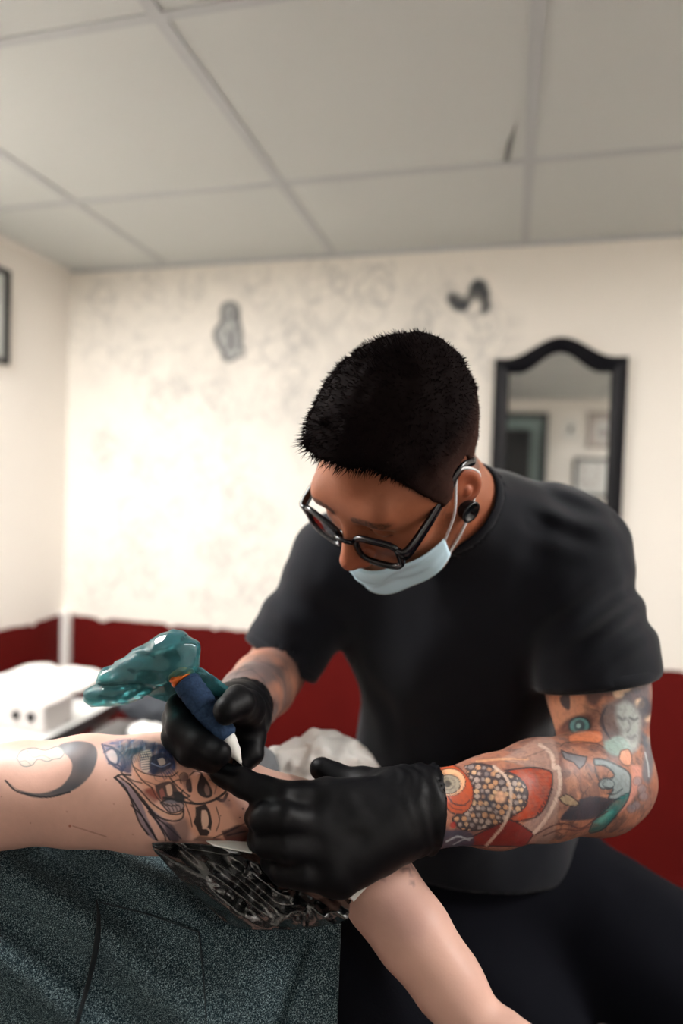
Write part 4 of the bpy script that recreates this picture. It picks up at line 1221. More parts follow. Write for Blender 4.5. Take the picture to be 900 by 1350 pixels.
lo, hi = fit([HC.w(0, 0, .13), HC.w(0, .12, -.08), HC.w(.09, 0, 0), HC.w(-.09, 0, 0), SHO, P(100, 1290, .80), P(300, 980, .65), P(640, 1362, .56), P(740, 1500, .55), P(650, 1640, .84)] + ANC + [a_ + FDC * .16 for a_ in ANC] + [P(-100, 1520, .60), P(450, 1500, .52)], .06)
lo[2] = -.012
geo = mesh_sdf(clientS, lo, hi, .006)
def reg_c(c):
    x, y, d = proj(c); return (x > -20) & (x < 345) & (y > 960) & (y < 1125) & (d < .665)
geo = refine(geo, reg_c, clientS, 1)
def refine2(geo, mask_fn, f, cuts):
    v, F = geo; bm = bmesh.new(); vs = [bm.verts.new(p) for p in v.tolist()]
    for q in F: bm.faces.new([vs[i] for i in q])
    cen = np.array([x.calc_center_median()[:] for x in bm.faces]); m = mask_fn(cen); ed = set()
    for x, k in zip(bm.faces, m):
        if k: ed.update(x.edges)
    bmesh.ops.subdivide_edges(bm, edges=list(ed), cuts=cuts, use_grid_fill=True); bm.verts.index_update()
    v = np.array([x.co[:] for x in bm.verts]); F = [[q.index for q in x.verts] for x in bm.faces]; bm.free()
    return project(f, v, 2), F
def reg_c2(c):
    x, y, d = proj(c); return (x > 0) & (x < 340) & (y > 966) & (y < 1118) & (d < .66)
geo = refine2(geo, reg_c2, clientS, 3)
v = geo[0]; nrm = grad(clientS, v); X, Y, Z = proj(v)
print('client', len(v))
facing = np.einsum('ij,ij->i', nrm, CAM - v) / np.linalg.norm(CAM - v, axis=1)
c = np.tile(lin(210, 168, 152), (len(v), 1)) * (1 + .07 * fbm(v, 30, 51, 3) + .03 * noise(v, 220, 52))[:, None]
# soft bruised and veined patches on the forearm
for a, b, r_, s_ in ((525, 1195, 36, .35), (545, 1225, 26, .35), (500, 1150, 20, .3)):
    e_ = np.exp(-(((X - a) / r_) ** 2 + ((Y - b) / r_) ** 2)) * s_ * (Z < .7)
    c = c * (1 - e_[:, None]) + lin(150, 116, 116) * e_[:, None]
ix = np.where((X > -25) & (X < 348) & (Y > 955) & (Y < 1130) & (Z < .69))[0]
vx = v[ix]
ik = Ink(X[ix], Y[ix], c[ix], np.clip(facing[ix] / .12 + .1, 0, 1)); ik.lw = 1.6
def z6(*p): return [(100 + a / 3.4615, 960 + b / 3.4615) for a, b in p]
K0 = lin(14, 13, 20); NAVY = lin(34, 42, 74); BLU = lin(62, 78, 120)
# reddened skin round the fresh work
e_ = np.exp(-(((ik.X - 260) / 60) ** 2 + ((ik.Y - 1040) / 40) ** 2)) * .35
ik.blend(e_, lin(224, 150, 124))
# crescent moon with a small pale animal
ik.poly([(7, 1029), (24, 1041), (52, 1046), (78, 1038), (92, 1022), (95, 1008), (90, 998), (82, 991), (78, 982), (100, 977), (120, 980), (128, 990), (126, 1008), (116, 1026), (96, 1042), (66, 1051), (36, 1049)], lin(66, 76, 84), .93, 2.0, mod=.95 + .10 * noise(vx, 90, 61))
ik.line([(7, 1029), (24, 1044), (60, 1051), (92, 1044)], 1.6, lin(34, 38, 44), .9)
ik.poly([(22, 1000), (28, 990), (44, 986), (60, 989), (76, 984), (84, 992), (80, 999), (70, 1001), (62, 1004), (50, 1001), (42, 1009), (30, 1010)], lin(164, 168, 154), .6, 2, edge=lin(106, 112, 108), ew=1.0)
ik.line([(36, 990), (44, 998), (56, 996), (66, 1000)], 1, lin(104, 110, 106), .6); ik.line([(26, 1004), (34, 1003), (40, 1008)], 1, lin(104, 110, 106), .6)
# blue hair of the big head
hair_ = z6((118, 72), (200, 50), (300, 55), (400, 78), (446, 130), (456, 190), (430, 210), (380, 220), (335, 212), (290, 180), (285, 118), (262, 132), (252, 205), (205, 195), (150, 162), (128, 112))
ik.poly(hair_, BLU, .92, 4, mod=.75 + .5 * noise(vx * A(1, 1, 1), 260, 62))
for k_ in range(26):
    t = k_ / 25; a = (200 + 235 * t, 62 + 30 * t + 20 * math.sin(k_)); b = (190 + 215 * t + 20 * math.sin(k_ * 2.1), 120 + 75 * t)
    ik.line(z6(a, ((a[0] + b[0]) / 2 + 8, (a[1] + b[1]) / 2), b), .8, NAVY if k_ % 3 else lin(160, 170, 196), .6)
ik.poly(z6((200, 130), (240, 95), (300, 85), (290, 115), (262, 132), (250, 200), (210, 190)), NAVY, .8, 3)
for pl in (((120, 74), (140, 130), (165, 165), (212, 196)), ((128, 110), (165, 92), (190, 120), (188, 165), (150, 150)), ((150, 160), (190, 168), (215, 190)), ((132, 78), (170, 90), (215, 130), (225, 180))):
    ik.line(z6(*pl), 1.7, NAVY, .9)
ik.poly(z6((138, 118), (164, 100), (186, 122), (184, 160), (155, 145)), lin(206, 186, 184), .7, 2)
# pale face area
face_ = z6((268, 135), (292, 118), (300, 190), (350, 215), (420, 215), (470, 190), (520, 215), (590, 210), (640, 240), (690, 290), (740, 360), (790, 440), (770, 500), (640, 515), (560, 505), (500, 430), (490, 330), (400, 330), (330, 290), (258, 205))
ik.poly(face_, lin(214, 152, 122), .6, 6)
# teeth-like lashes and the upper eye
ik.poly(z6((296, 108), (338, 100), (345, 150), (330, 200), (300, 190)), lin(222, 196, 180), .9, 1.5)
for k_ in range(8): ik.line(z6((296 + 1 * k_, 112 + 11 * k_), (340 - .5 * k_, 105 + 11.5 * k_)), .8, lin(70, 74, 100), .75, sm=False)
ik.poly(z6((338, 130), (390, 112), (430, 140), (440, 170), (400, 200), (350, 212), (335, 180)), lin(36, 42, 66), .9, 2.5)
ik.poly(z6((372, 142), (398, 136), (408, 160), (384, 170)), lin(206, 184, 172), .9, 1.2); ik.line(z6((345, 160), (390, 176), (430, 160)), 1, lin(140, 150, 180), .7)
for k_ in range(6): ik.line(z6((390 + 10 * k_, 205 - 4 * k_), (402 + 13 * k_, 232 - 3 * k_)), .9, NAVY, .6, sm=False)
ik.line(z6((252, 132), (262, 175), (300, 235), (345, 270)), 1.2, K0, .8); ik.line(z6((300, 235), (340, 250), (372, 262)), 1, lin(90, 60, 60), .7)
# upper mouth
ik.poly(z6((360, 262), (400, 245), (440, 246), (470, 290), (495, 325), (440, 345), (400, 335), (372, 310)), lin(40, 28, 32), .92, 1.5)
ik.poly(z6((410, 262), (432, 256), (440, 298), (420, 306)), lin(214, 172, 148), .95, 1.2); ik.poly(z6((380, 285), (396, 275), (408, 318), (390, 322)), lin(150, 86, 76), .9, 1.2)
ik.poly(z6((310, 280), (350, 272), (372, 300), (380, 330), (340, 310)), lin(150, 70, 54), .7, 3)
ik.ring(z6((385, 222))[0], 8, 1.1, lin(110, 84, 80), .6, ry=6)
ik.poly(z6((385, 340), (430, 325), (490, 345), (480, 375), (430, 385)), lin(112, 108, 118), .7, 2, edge=K0)
for k_ in range(4): ik.line(z6((395 + 20 * k_, 345), (420 + 18 * k_, 360), (430 + 16 * k_, 378)), .9, K0, .7)
# nose
ik.line(z6((430, 228), (470, 272), (505, 300), (520, 310)), 1.3, K0, .85); ik.line(z6((520, 310), (500, 318), (482, 300), (488, 282)), 1.3, K0, .85)
ik.disc(z6((492, 222))[0], 5.4, lin(120, 96, 92), .8, ry=5, soft=2); ik.ring(z6((492, 222))[0], 5.6, 1.2, K0, .7)
ik.poly(z6((505, 235), (522, 232), (530, 270), (528, 292), (512, 290), (502, 262)), K0, .95, 1.2)
# second mouth
ik.poly(z6((572, 205), (600, 240), (622, 285), (618, 312), (590, 318), (560, 300), (552, 270), (562, 230)), K0, .95, 1.2)
ik.poly(z6((592, 252), (606, 270), (610, 300), (596, 305), (586, 280)), lin(150, 116, 106), .85, 1.5)
ik.line(z6((610, 235), (640, 255), (632, 300)), 1, lin(90, 60, 60), .6)
# long jaw line
ik.line(z6((400, 318), (450, 325), (510, 340), (570, 345), (630, 328), (672, 300), (686, 284)), 2.0, K0, .95)
ik.line(z6((640, 322), (672, 330), (690, 300)), 2.6, K0, .9); ik.poly(z6((650, 325), (690, 315), (712, 350), (695, 362)), lin(120, 92, 92), .6, 5)
# lower eye
ik.poly(z6((545, 360), (592, 345), (612, 380), (622, 430), (615, 470), (600, 492), (566, 490), (548, 450), (536, 430), (546, 400)), K0, .95, 1.2, sm=False)
ik.poly(z6((574, 374), (596, 378), (606, 420), (600, 450), (580, 456), (572, 420)), lin(218, 180, 158), .98, 1.0)
ik.line(z6((580, 456), (600, 458), (612, 470)), 1.6, lin(210, 170, 150), .9)
# locks of hair at the left
ik.poly(z6((180, 226), (240, 300), (270, 380), (300, 440), (330, 490), (372, 512), (330, 420), (290, 320), (230, 250)), lin(120, 112, 128), .8, 2)
ik.poly(z6((300, 318), (360, 380), (420, 430), (480, 500), (430, 512), (392, 470), (340, 390)), lin(118, 112, 128), .75, 2)
ik.poly(z6((232, 250), (300, 310), (360, 375), (430, 412), (480, 416), (492, 380), (430, 390), (360, 350), (270, 270)), lin(206, 160, 134), .7, 2)
for pl, w in (((175, 226), (225, 270), (260, 350), (290, 430), (330, 486)), 1.5), (((180, 224), (240, 300), (290, 380), (330, 450), (372, 512)), 1.4), (((190, 216), (250, 262), (310, 330), (370, 400), (440, 424), (484, 412), (492, 378)), 1.5), \
             (((215, 214), (290, 280), (350, 345), (420, 388), (470, 392), (492, 372)), 1.3), (((240, 250), (300, 330), (360, 410), (400, 480), (410, 512)), 1.3), (((290, 318), (360, 400), (420, 450), (480, 505)), 1.3), (((330, 380), (390, 450), (430, 512)), 1.2), (((176, 226), (205, 212), (250, 215)), 1.6), (((250, 350), (300, 400), (350, 470), (365, 510)), 1.0):
    ik.line(z6(*pl), w, K0, .9)
# dark lips at the right end, shading along the lower edge
ik.poly(z6((664, 470), (700, 458), (740, 440), (776, 448), (800, 480), (770, 515), (700, 520), (676, 500)), lin(58, 28, 32), .9, 2.5)
ik.line(z6((690, 490), (730, 480), (776, 470)), 1.4, K0, .8); ik.poly(z6((640, 500), (800, 500), (800, 540), (560, 530)), lin(110, 50, 46), .6, 5)
ik.poly(z6((430, 440), (500, 410), (520, 470), (500, 520), (440, 515)), lin(90, 74, 78), .6, 7)
for pl, w in (((262, 175), (300, 200), (345, 214), (400, 222)), 1.1), (((440, 246), (470, 235), (480, 250)), 1.2), (((520, 215), (545, 196), (575, 205)), 1.2), (((600, 210), (650, 240), (688, 285)), 1.1), \
             (((500, 345), (520, 400), (530, 450)), 1.0), (((640, 360), (655, 420), (640, 470)), 1.0), (((630, 500), (700, 470), (760, 440), (786, 430)), 1.3), (((470, 292), (520, 330), (545, 345)), 1.4), \
             (((345, 270), (372, 320), (420, 352), (470, 352)), 1.3), (((400, 222), (440, 218), (465, 200)), 1.1), (((205, 200), (235, 225), (262, 240), (300, 250)), 1.3):
    ik.line(z6(*pl), w, K0, .8)
ik.poly(z6((700, 300), (760, 350), (800, 420), (800, 470), (740, 440), (700, 380)), lin(150, 96, 80), .45, 7)
for k_ in range(14): ik.line(z6((205 + 9 * k_, 150 - 3 * k_), (214 + 9 * k_, 175 - 3 * k_)), .8, NAVY, .6, sm=False)
ik.poly(z6((300, 60), (400, 78), (446, 130), (452, 175), (430, 150), (390, 108), (330, 96)), NAVY, .7, 4)
ik.poly(z6((205, 70), (300, 58), (320, 80), (240, 92), (200, 128), (190, 110)), NAVY, .55, 4)
ik.poly(z6((440, 290), (480, 292), (498, 330), (460, 340)), K0, .85, 2)
ik.poly(z6((300, 290), (350, 276), (372, 330), (350, 336)), lin(120, 52, 42), .6, 4)
ik.poly(z6((560, 490), (640, 500), (660, 515), (540, 515)), K0, .7, 3)
ik.poly(z6((400, 430), (440, 440), (470, 510), (430, 512)), lin(50, 44, 56), .7, 3)
ik.poly(z6((480, 236), (500, 210), (525, 230), (520, 270), (500, 280)), lin(96, 66, 62), .55, 4)
for a, b, r_ in ((762, 368, 1.4), (748, 408, 1.1), (700, 330, .9), (660, 400, .8)): ik.disc(z6((a, b))[0], r_, lin(60, 40, 40), .8)
for a, b in ((2, 1050), (88, 1070), (150, 1060), (40, 1085), (175, 1100), (140, 1028)): ik.disc((a, b), .9, lin(140, 84, 70), .6)
ik.disc((92, 1089), 1.8, lin(150, 76, 50), .8)
ik.line([(96, 1089), (118, 1096), (140, 1103)], 1.0, lin(140, 96, 80), .6)
c[ix] = ik.c
# strokes near the elbow on the forearm
ix = np.where((X > 490) & (X < 570) & (Y > 1120) & (Y < 1180) & (Z < .68))[0]
ik = Ink(X[ix], Y[ix], c[ix], np.clip(facing[ix] / .12, 0, 1))
for pl in (((524, 1130), (530, 1142), (534, 1152)), ((530, 1128), (540, 1146), (544, 1164)), ((536, 1130), (546, 1150)), ((500, 1154), (504, 1160))): ik.line(pl, 2.0, lin(70, 66, 76), .75, 1.5)
c[ix] = ik.c
M_skinC = mat('pale_tattooed_skin', rough=.45, paint=True, sss=.0, spec=.35, bump=(420, .12, .001))
obj('body', geo, M_skinC, client, col=np.clip(c, .002, 1))

# sleeveless top
TOPO = .0200
def top_fold(p):
    x, y, d = proj(p); q = (p - P(200, 1250, .6)) @ R
    n = .0035 * noise(q, 14, 5) + .0018 * noise(q, 34, 7)
    t = (y - 1180) * .80 - (x - 100) * .62
    n += .0105 * np.sin(t / 17 + 1.8 * noise(q, 7, 9)) * np.clip((330 - x) / 180, 0, 1)
    n += .009 * np.exp(-((x - (405 - .36 * (y - 1240))) / 6) ** 2) * -np.clip((y - 1215) / 40, 0, 1)
    return n
HEMX = P(446, 1300, .60)
hem_n = V(1, -.02, .04); hem_n /= np.linalg.norm(hem_n)
armhole_n = V(.25, .97, .05); ARM0 = P(90, 1098, .62)
def top(p):
    d = trunk(p) - TOPO - np.maximum(top_fold(p), -.009)
    d = smax(d, (p - HEMX) @ hem_n, .004)
    # neck opening and armhole
    d = smax(d, -(np.linalg.norm(p - P(-225, 1215, .715), axis=1) - .10), .006)
    d = smax(d, -(armC(p) - .004), .003)
    return smax(d, -(trunk(p) - .002), .002)
lo, hi = fit([P(-260, 1300, .66), P(-200, 1150, .8), P(460, 1450, .60), P(100, 1100, .6), P(100, 1480, .72), P(300, 1400, .8)], .06)
M_denim = mat('grey_teal_marled_cloth', lin(58, 76, 84), .9, spec=.1, bump=(900, .5, .0008))
nt = M_denim.node_tree; b_ = nt.nodes['Principled BSDF']; tc_ = nt.nodes.new('ShaderNodeTexCoord')
mp0 = nt.nodes.new('ShaderNodeMapping'); mp0.inputs['Rotation'].default_value = tuple(_R.to_euler()); mp0.inputs['Scale'].default_value = (1, .45, 1)
n_a = nt.nodes.new('ShaderNodeTexNoise'); n_a.inputs['Scale'].default_value = 1300; n_a.inputs['Detail'].default_value = 3
n_b = nt.nodes.new('ShaderNodeTexNoise'); n_b.inputs['Scale'].default_value = 60
ra = nt.nodes.new('ShaderNodeValToRGB'); ra.color_ramp.elements[0].position = .36; ra.color_ramp.elements[1].position = .74
ra.color_ramp.elements[0].color = (*lin(14, 26, 32), 1); ra.color_ramp.elements[1].color = (*lin(176, 200, 204), 1)
em_ = ra.color_ramp.elements.new(.52); em_.color = (*lin(38, 56, 64), 1)
nt.links.new(tc_.outputs['Object'], mp0.inputs[0]); nt.links.new(mp0.outputs[0], n_a.inputs['Vector']); nt.links.new(n_a.outputs['Fac'], ra.inputs[0]); nt.links.new(ra.outputs[0], b_.inputs['Base Color'])
tp = obj('sleeveless_top', mesh_sdf(top, lo, hi, .0048), M_denim, client)
# breast pocket with its open edge, and seams
def on_top(x, y, off):
    off = np.asarray(off)[:, None] if np.ndim(off) else off
    d, p = hit(lambda p: trunk(p) - TOPO - np.maximum(top_fold(p), -.009), x, y)
    return p + (CAM - p) / np.linalg.norm(CAM - p, axis=1)[:, None] * off
nu, nv = 36, 44
U_, V_ = np.meshgrid(np.linspace(0, 1, nu), np.linspace(0, 1, nv), indexing='ij')
ca, cb_, cc, cd_ = A(127, 1184), A(262, 1226), A(284, 1430), A(84, 1400)
XY = ((1 - U_) * (1 - V_))[..., None] * ca + (U_ * (1 - V_))[..., None] * cb_ + (U_ * V_)[..., None] * cc + ((1 - U_) * V_)[..., None] * cd_
XY[..., 0] += (6 * np.sin(V_ * 3.1) * (1 - U_))
off_ = .0032 + .0060 * np.clip(1 - U_ / .18, 0, 1) ** 2 * np.sin(np.pi * np.clip(V_ * 1.1, 0, 1))
Gp = on_top(XY[..., 0].ravel(), XY[..., 1].ravel(), 0).reshape(nu, nv, 3)
nG = (CAM - Gp); nG /= np.linalg.norm(nG, axis=2)[..., None]
Gp = Gp + nG * off_[..., None]
pk = obj('pocket', sheet(Gp[:, ::-1], .0024), M_denim, tp)
M_slit_shade = mat('dark_pocket_slit_shade', lin(16, 22, 27), .9)
M_thr = mat('dark_thread', lin(26, 36, 42), .8)
def seam(name, pts, r_, mt, par, off=.0030):
    q = smooth_path(pts, 10)
    pp = on_top(q[:, 0], q[:, 1], off)
    return obj(name, tube(pp, r_, 6), mt, par)
seam('pocket_slit_shade', [(127, 1186), (130, 1210), (128, 1240), (118, 1290), (104, 1340), (92, 1390)], np.concatenate([np.linspace(.0006, .0026, 20), np.linspace(.0026, .0014, 31)]), M_slit_shade, pk, np.interp(np.linspace(0, 1, 51), [0, .35, .7, 1], [.003, .0085, .0085, .005]))  # dark tube standing in for the shade inside the pocket's slit
seam('stitching', [(131, 1190), (196, 1206), (262, 1229)], .0007, M_thr, pk)
seam('stitching', [(262, 1229), (268, 1290), (274, 1380)], .0007, M_thr, pk)
# trousers and shoes, out of view below
def trC(p):
    d = smin(legsC(p), trunk(p), .03) - .007 - .004 * noise(p, 14, 3)
    d = smax(d, (HEMX - RX * .012 - p) @ RX, .004)
    return smax(d, .08 - p[:, 2], .004)
lo, hi = fit([P(470, 1330, .62), P(480, 1560, .8)] + KC + ANC + HPC, .11); lo[2] = .05
obj('trousers', mesh_sdf(trC, lo, hi, .009), M_trs, client)
def shC(p): return smax(smax(feetC(p) - .006, p[:, 2] - .10, .004), .001 - p[:, 2], .002)
lo, hi = fit(ANC + [a_ + FDC * .16 for a_ in ANC], .06); lo[2] = -.01
gs = mesh_sdf(shC, lo, hi, .006)
side = (gs[0] @ RZ) > ((ANC[0] + ANC[1]) / 2) @ RZ
fa = side[gs[1]].all(1)
for k_ in (fa, ~fa):
    used = np.unique(gs[1][k_]); mp_ = np.full(len(gs[0]), -1); mp_[used] = np.arange(len(used))
    obj('shoe', (gs[0][used], mp_[gs[1][k_]]), M_shoe, client)
def hairC(p):
    q = HC.loc(p)
    d = (HEAD(q) - .014 - .004 * noise(q * A(1, 1, .4), 60, 4)) * HC.k
    d = smax(d, (np.interp(q[:, 1], [-.1, -.03, .03, .06, .1], [-.09, -.07, .01, .06, .1]) - q[:, 2]) * HC.k, .004)
    ear = np.linalg.norm((np.abs(q) * A(1, 0, 0) + q * A(0, 1, 1) - A(.079, -.008, 0)) / A(.014, .024, .034), axis=1) - 1
    return smax(d, -ear * .012, .003)
lo, hi = HC.o - .17, HC.o + .17
gHc = mesh_sdf(hairC, lo, hi, .006)
obj('hair', gHc, M_hair, client, col=np.tile(lin(52, 38, 32), (len(gHc[0]), 1)))

# ------------------------------------------------------------------ couch, arm rest, stool
M_vinyl = mat('black_vinyl', lin(14, 14, 17), .4, spec=.4, bump=(120, .15, .001))
M_chrome = mat('chrome', lin(190, 190, 194), .15, metal=1.0)
ez = A(0, 0, 1); ex = FDC; ey = np.cross(ez, ex); MB_ = np.stack([ex, ey, ez], 1)
cz = min(P(110, 1290, .70)[2] - .150, P(330, 1330, .68)[2] - .125, P(-80, 1270, .72)[2] - .145)
cu_ = P(120, 1300, .70)
couch = thing('treatment_couch', ground(cu_, 0), 'black padded couch under the reclining person, mostly out of view', 'couch')
def cbox(o, s_, bev=.012): return box(o, s_, bev, MB_)
cc_ = ground(cu_, cz - .045) - ex * .25
obj('pad', cbox(cc_, (1.12, .42, .085), .025), M_vinyl, couch, smooth=False)
obj('head_rest', cbox(ground(HC.o, HC.o[2] - .145) - ex * .02, (.26, .26, .07), .025), M_vinyl, couch, smooth=False)
obj('frame', join(cbox(cc_ - ez * .06, (1.0, .34, .04), .004), tube([ground(HC.o, HC.o[2] - .17), ground(HC.o, cz - .09)], .018)), M_steel, couch, smooth=False)
obj('column', lathe(ground(cc_, .06), ground(cc_, cz - .1), [(0, .06), (cz - .17, .05)], 24), M_steel, couch)
obj('base', cbox(ground(cc_, .035) - ex * .16, (.6, .34, .06), .012), M_blk, couch, smooth=False)
# arm rest under the client's arm, wrapped in plastic
AR0 = P(330, 1128, .690)
padz = P(320, 1112, .655)[2]
arest = thing('arm_rest', ground(P(360, 1200, .76), 0), 'black arm rest wrapped in shiny crumpled plastic beneath the tattooed arm', 'arm rest')
padS = S()
padS.rbox(P(335, 1118, .80) - ez * .026, (.115, .125, .024), MB_, .018)
armAll = S(); armAll.fn(armC).fn(foreC, .02)
def pad(p): return smax(padS(p) - .002 * noise(p, 18, 3), -(smin(armAll(p), trunk(p) - .024, 0) - .003), .006)
lo, hi = fit([P(335, 1118, .76)], .24)
obj('pad', mesh_sdf(pad, lo, hi, .0065), M_vinyl, arest)
pb_ = P(335, 1118, .80)
zc_ = pb_[2] - .07
obj('post', tube([ground(pb_ + ey * .09, .05), ground(pb_ + ey * .09, zc_)], .018, 14), M_steel, arest)
obj('base', lathe(ground(pb_ + ey * .09, 0), ground(pb_ + ey * .09, .05), [(0, .11), (.012, .11), (.03, .05), (.05, .03)], 32), M_steel, arest)
# the crumpled film hanging over its front
top_e = smooth_path([(200, 1112), (250, 1112), (300, 1118), (345, 1130), (400, 1168), (462, 1186)], 12)
bot_e = smooth_path([(203, 1122), (238, 1160), (268, 1190), (310, 1222), (380, 1226), (458, 1216)], 12)
nu, nv = len(top_e), 34
ncol = 170
ti = np.linspace(0, 1, len(top_e)); tq = np.linspace(0, 1, ncol)
te = np.stack([np.interp(tq, ti, top_e[:, k_]) for k_ in (0, 1)], 1); be = np.stack([np.interp(tq, ti, bot_e[:, k_]) for k_ in (0, 1)], 1)
nv = 70
tv = np.linspace(0, 1, nv)
XY = te[:, None] * (1 - tv)[None, :, None] + be[:, None] * tv[None, :, None]
XX, YY = XY[..., 0], XY[..., 1]
pts3 = np.stack([XX / 100, YY / 100, XX * 0], -1)
along = (XX - 200) * .72 + (YY - 1115) * .70; across = -(XX - 200) * .62 + (YY - 1115) * .78
pl3 = np.stack([along / 120, across / 15, XX * 0], -1)
n1 = 1 - np.abs(noise(pl3, 1.0, 3)) * 2; n2 = 1 - np.abs(noise(pl3 * A(2.2, 2.0, 1), 1.0, 6)) * 2
n3 = 1 - np.abs(noise(pts3, 6.5, 8)) * 2; n4 = 1 - np.abs(noise(pts3, 22.0, 9)) * 2
fw_ = np.clip((XX - 270) / 60, 0, 1)
dis = .0062 * n1 + .0012 * n2 * (1 - .6 * fw_) + fw_ * (.0055 * n3)
edge_ = np.clip(tv[None] * 7, 0, 1)
dd = .596 - .022 * np.sin(np.pi * np.clip(tv, 0, 1) * .8)[None] + 0 * XX
dtop, _ = hit(lambda p: smin(trunk(p) - TOPO - np.maximum(top_fold(p), -.009), armAll(p), 0), XX.ravel(), YY.ravel(), .35, 1.0)
dtop = dtop.reshape(XX.shape)
dd = np.minimum(dd + (1 - tv)[None] * .012, dtop - .0065)
dd = dd - dis * np.clip(.25 + edge_, 0, 1)
dd = np.minimum(dd, dtop - .002)
Gf = np.array([[P(XX[i, j], YY[i, j], dd[i, j]) for j in range(nv)] for i in range(ncol)])
M_film = mat('black_stretch_film', lin(12, 14, 16), .20, spec=1.0, coat=1.0, bump=(110, .7, .003))
obj('plastic_wrap', sheet(Gf[:, ::-1], .0008), M_film, arest)

# tissues under the arm and under the glove
def tissue(name, quad, dep, label, seed, cat='tissue', n=24, amp=.0025):
    a_, b_, c_, d_ = [A(*q) for q in quad]
    G = np.zeros((n, n, 3))
    for i, u_ in enumerate(np.linspace(0, 1, n)):
        for j, v_ in enumerate(np.linspace(0, 1, n)):
            xy = a_ * (1 - u_) * (1 - v_) + b_ * u_ * (1 - v_) + c_ * u_ * v_ + d_ * (1 - u_) * v_
            dp = dep[0] * (1 - v_) + dep[1] * v_
            G[i, j] = P(xy[0], xy[1], dp + amp * noise(A(xy[0], xy[1], seed)[None] / 14)[0])
    return obj(name, sheet(G[:, ::-1], .0009), M_tissue, label=label, cat=cat)
tissue('tissue', ((268, 1106), (330, 1110), (332, 1124), (282, 1114)), (.604, .588), 'white tissue edge peeping out between the tattooed arm and black plastic', 1)
tissue('tissue', ((430, 1150), (492, 1150), (488, 1164), (466, 1189)), (.598, .589), 'folded corner of white tissue below the large black glove', 2, amp=.0006)

# white wrapped cushion behind the arm
ccen = P(424, 1014, .84)
f_cush = crumple(ccen, (.078, .05, .042), MB_, 4, .010, 26, .004)
obj('paper_cushion', f_cush, M_tissue, label='crumpled white paper bundle behind the hands, before the red wall', cat='paper bundle')
M_gcl = mat('grey_cloth', lin(120, 124, 128), .85, bump=(300, .2, .001))
obj('grey_cloth', crumple(P(341, 1018, .795), (.026, .026, .032), MB_, 6, .004, 26, .005), M_gcl, label='small grey cloth at the left end of the white paper bundle', cat='cloth')

# stool of the tattooist
sc_ = P(628, 1140, 1.09); sz = P(628, 1140, 1.04)[2] - .178
stool = thing('stool', ground(sc_, 0), 'black round stool that the man in the t-shirt sits on', 'stool')
obj('seat', lathe(ground(sc_, sz - .07), ground(sc_, sz), [(0, .15), (.008, .168), (.05, .172), (.064, .160), (.07, .13)], 40), M_vinyl, stool)
obj('column', lathe(ground(sc_, .08), ground(sc_, sz - .07), [(0, .03), (.2, .03), (.21, .02), (sz - .15, .02)], 20), M_chrome, stool)
for k_ in range(5):
    a_ = k_ * 2 * math.pi / 5 + .3; dv = A(math.cos(a_), math.sin(a_), 0)
    lg = obj('leg', sweep([ground(sc_, .10), ground(sc_, .085) + dv * .12, ground(sc_, .065) + dv * .24], circ(.016, 10, .012), False), M_chrome, stool)
    w_ = ground(sc_, .03) + dv * .24; t_ = np.cross(dv, ez)
    obj('caster', join(lathe(w_ - t_ * .012, w_ + t_ * .012, [(0, .024), (.003, .028), (.021, .028), (.024, .024)], 18), tube([w_, w_ + ez * .036], .006)), M_hole, lg)

# ------------------------------------------------------------------ tattoo machine
pb, pt = P(243, 896, .622), P(300, 973, .606)
ax_ = (pt - pb); Lg = np.linalg.norm(ax_); ax_ /= Lg
M_grip = mat('blue_cohesive_bandage', lin(34, 52, 80), .75, spec=.2, bump=(900, .5, .0008), var=(500, .5, lin(52, 76, 106)))
M_copper = mat('copper', lin(214, 110, 50), .3, metal=.85)
M_tipm = mat('white_needle_cartridge', lin(232, 232, 226), .35)
tm = thing('tattoo_machine', (pb + pt) / 2, 'tattoo machine with blue wrapped grip, copper ring and white needle tip', 'tattoo machine')
prof = [(0, .0105), (.003, .0125)]
for t in np.linspace(.005, Lg - .012, 26): prof.append((t, .0128 + .0004 * math.sin(t * 900) - .0028 * np.clip((t / Lg - .35) * 1.6, 0, 1)))
prof += [(Lg - .010, .0112), (Lg - .003, .0112), (Lg, .009)]
gp_ = obj('grip', lathe(pb, pt, prof, 28), M_grip, tm)
# the bandage's spiral edge
hx = np.linspace(0, 1, 150); s1 = np.cross(ax_, ez); s1 /= np.linalg.norm(s1); s2_ = np.cross(s1, ax_)
rr_ = .0130 - .0028 * np.clip((hx - .35) * 1.6, 0, 1)
obj('bandage_edge', tube(pb + ax_ * Lg * (.03 + .88 * hx)[:, None] + rr_[:, None] * (np.cos(hx * 38)[:, None] * s1 + np.sin(hx * 38)[:, None] * s2_), .0005, 5), M_grip, gp_)
obj('copper_ring', lathe(pb - ax_ * .011, pb + ax_ * .001, [(0, .0108), (.0015, .0122), (.0045, .0122), (.005, .0115), (.0065, .0115), (.007, .0122), (.0105, .0122), (.012, .011)], 28), M_copper, tm)
tip_e = P(318, 1007, .606)
at_ = tip_e - pt; Lt = np.linalg.norm(at_)
nt_ = obj('needle_tip', lathe(pt - at_ * .08, tip_e, [(0, .0070), (.004, .0074), (.008, .0070), (.012, .0062), (Lt * .62, .0058), (Lt * .72, .0046), (Lt * .9, .0026), (Lt * 1.05, .0012)], 22), M_tipm, tm)
obj('needle', tube([tip_e - at_ / Lt * .004, tip_e + at_ / Lt * .004], .0004, 6), M_chrome, nt_)
bp_ = [pb - ax_ * .010, P(238, 870, .628), P(226, 862, .632)]
bodyM = S(); bodyM.chain([bp_[0], P(236, 868, .630), P(214, 874, .636)], [.0105, .0130, .0120], k=.01)
bodyM.chain([P(214, 874, .636), P(188, 896, .638)], [.012, .008], k=.012)
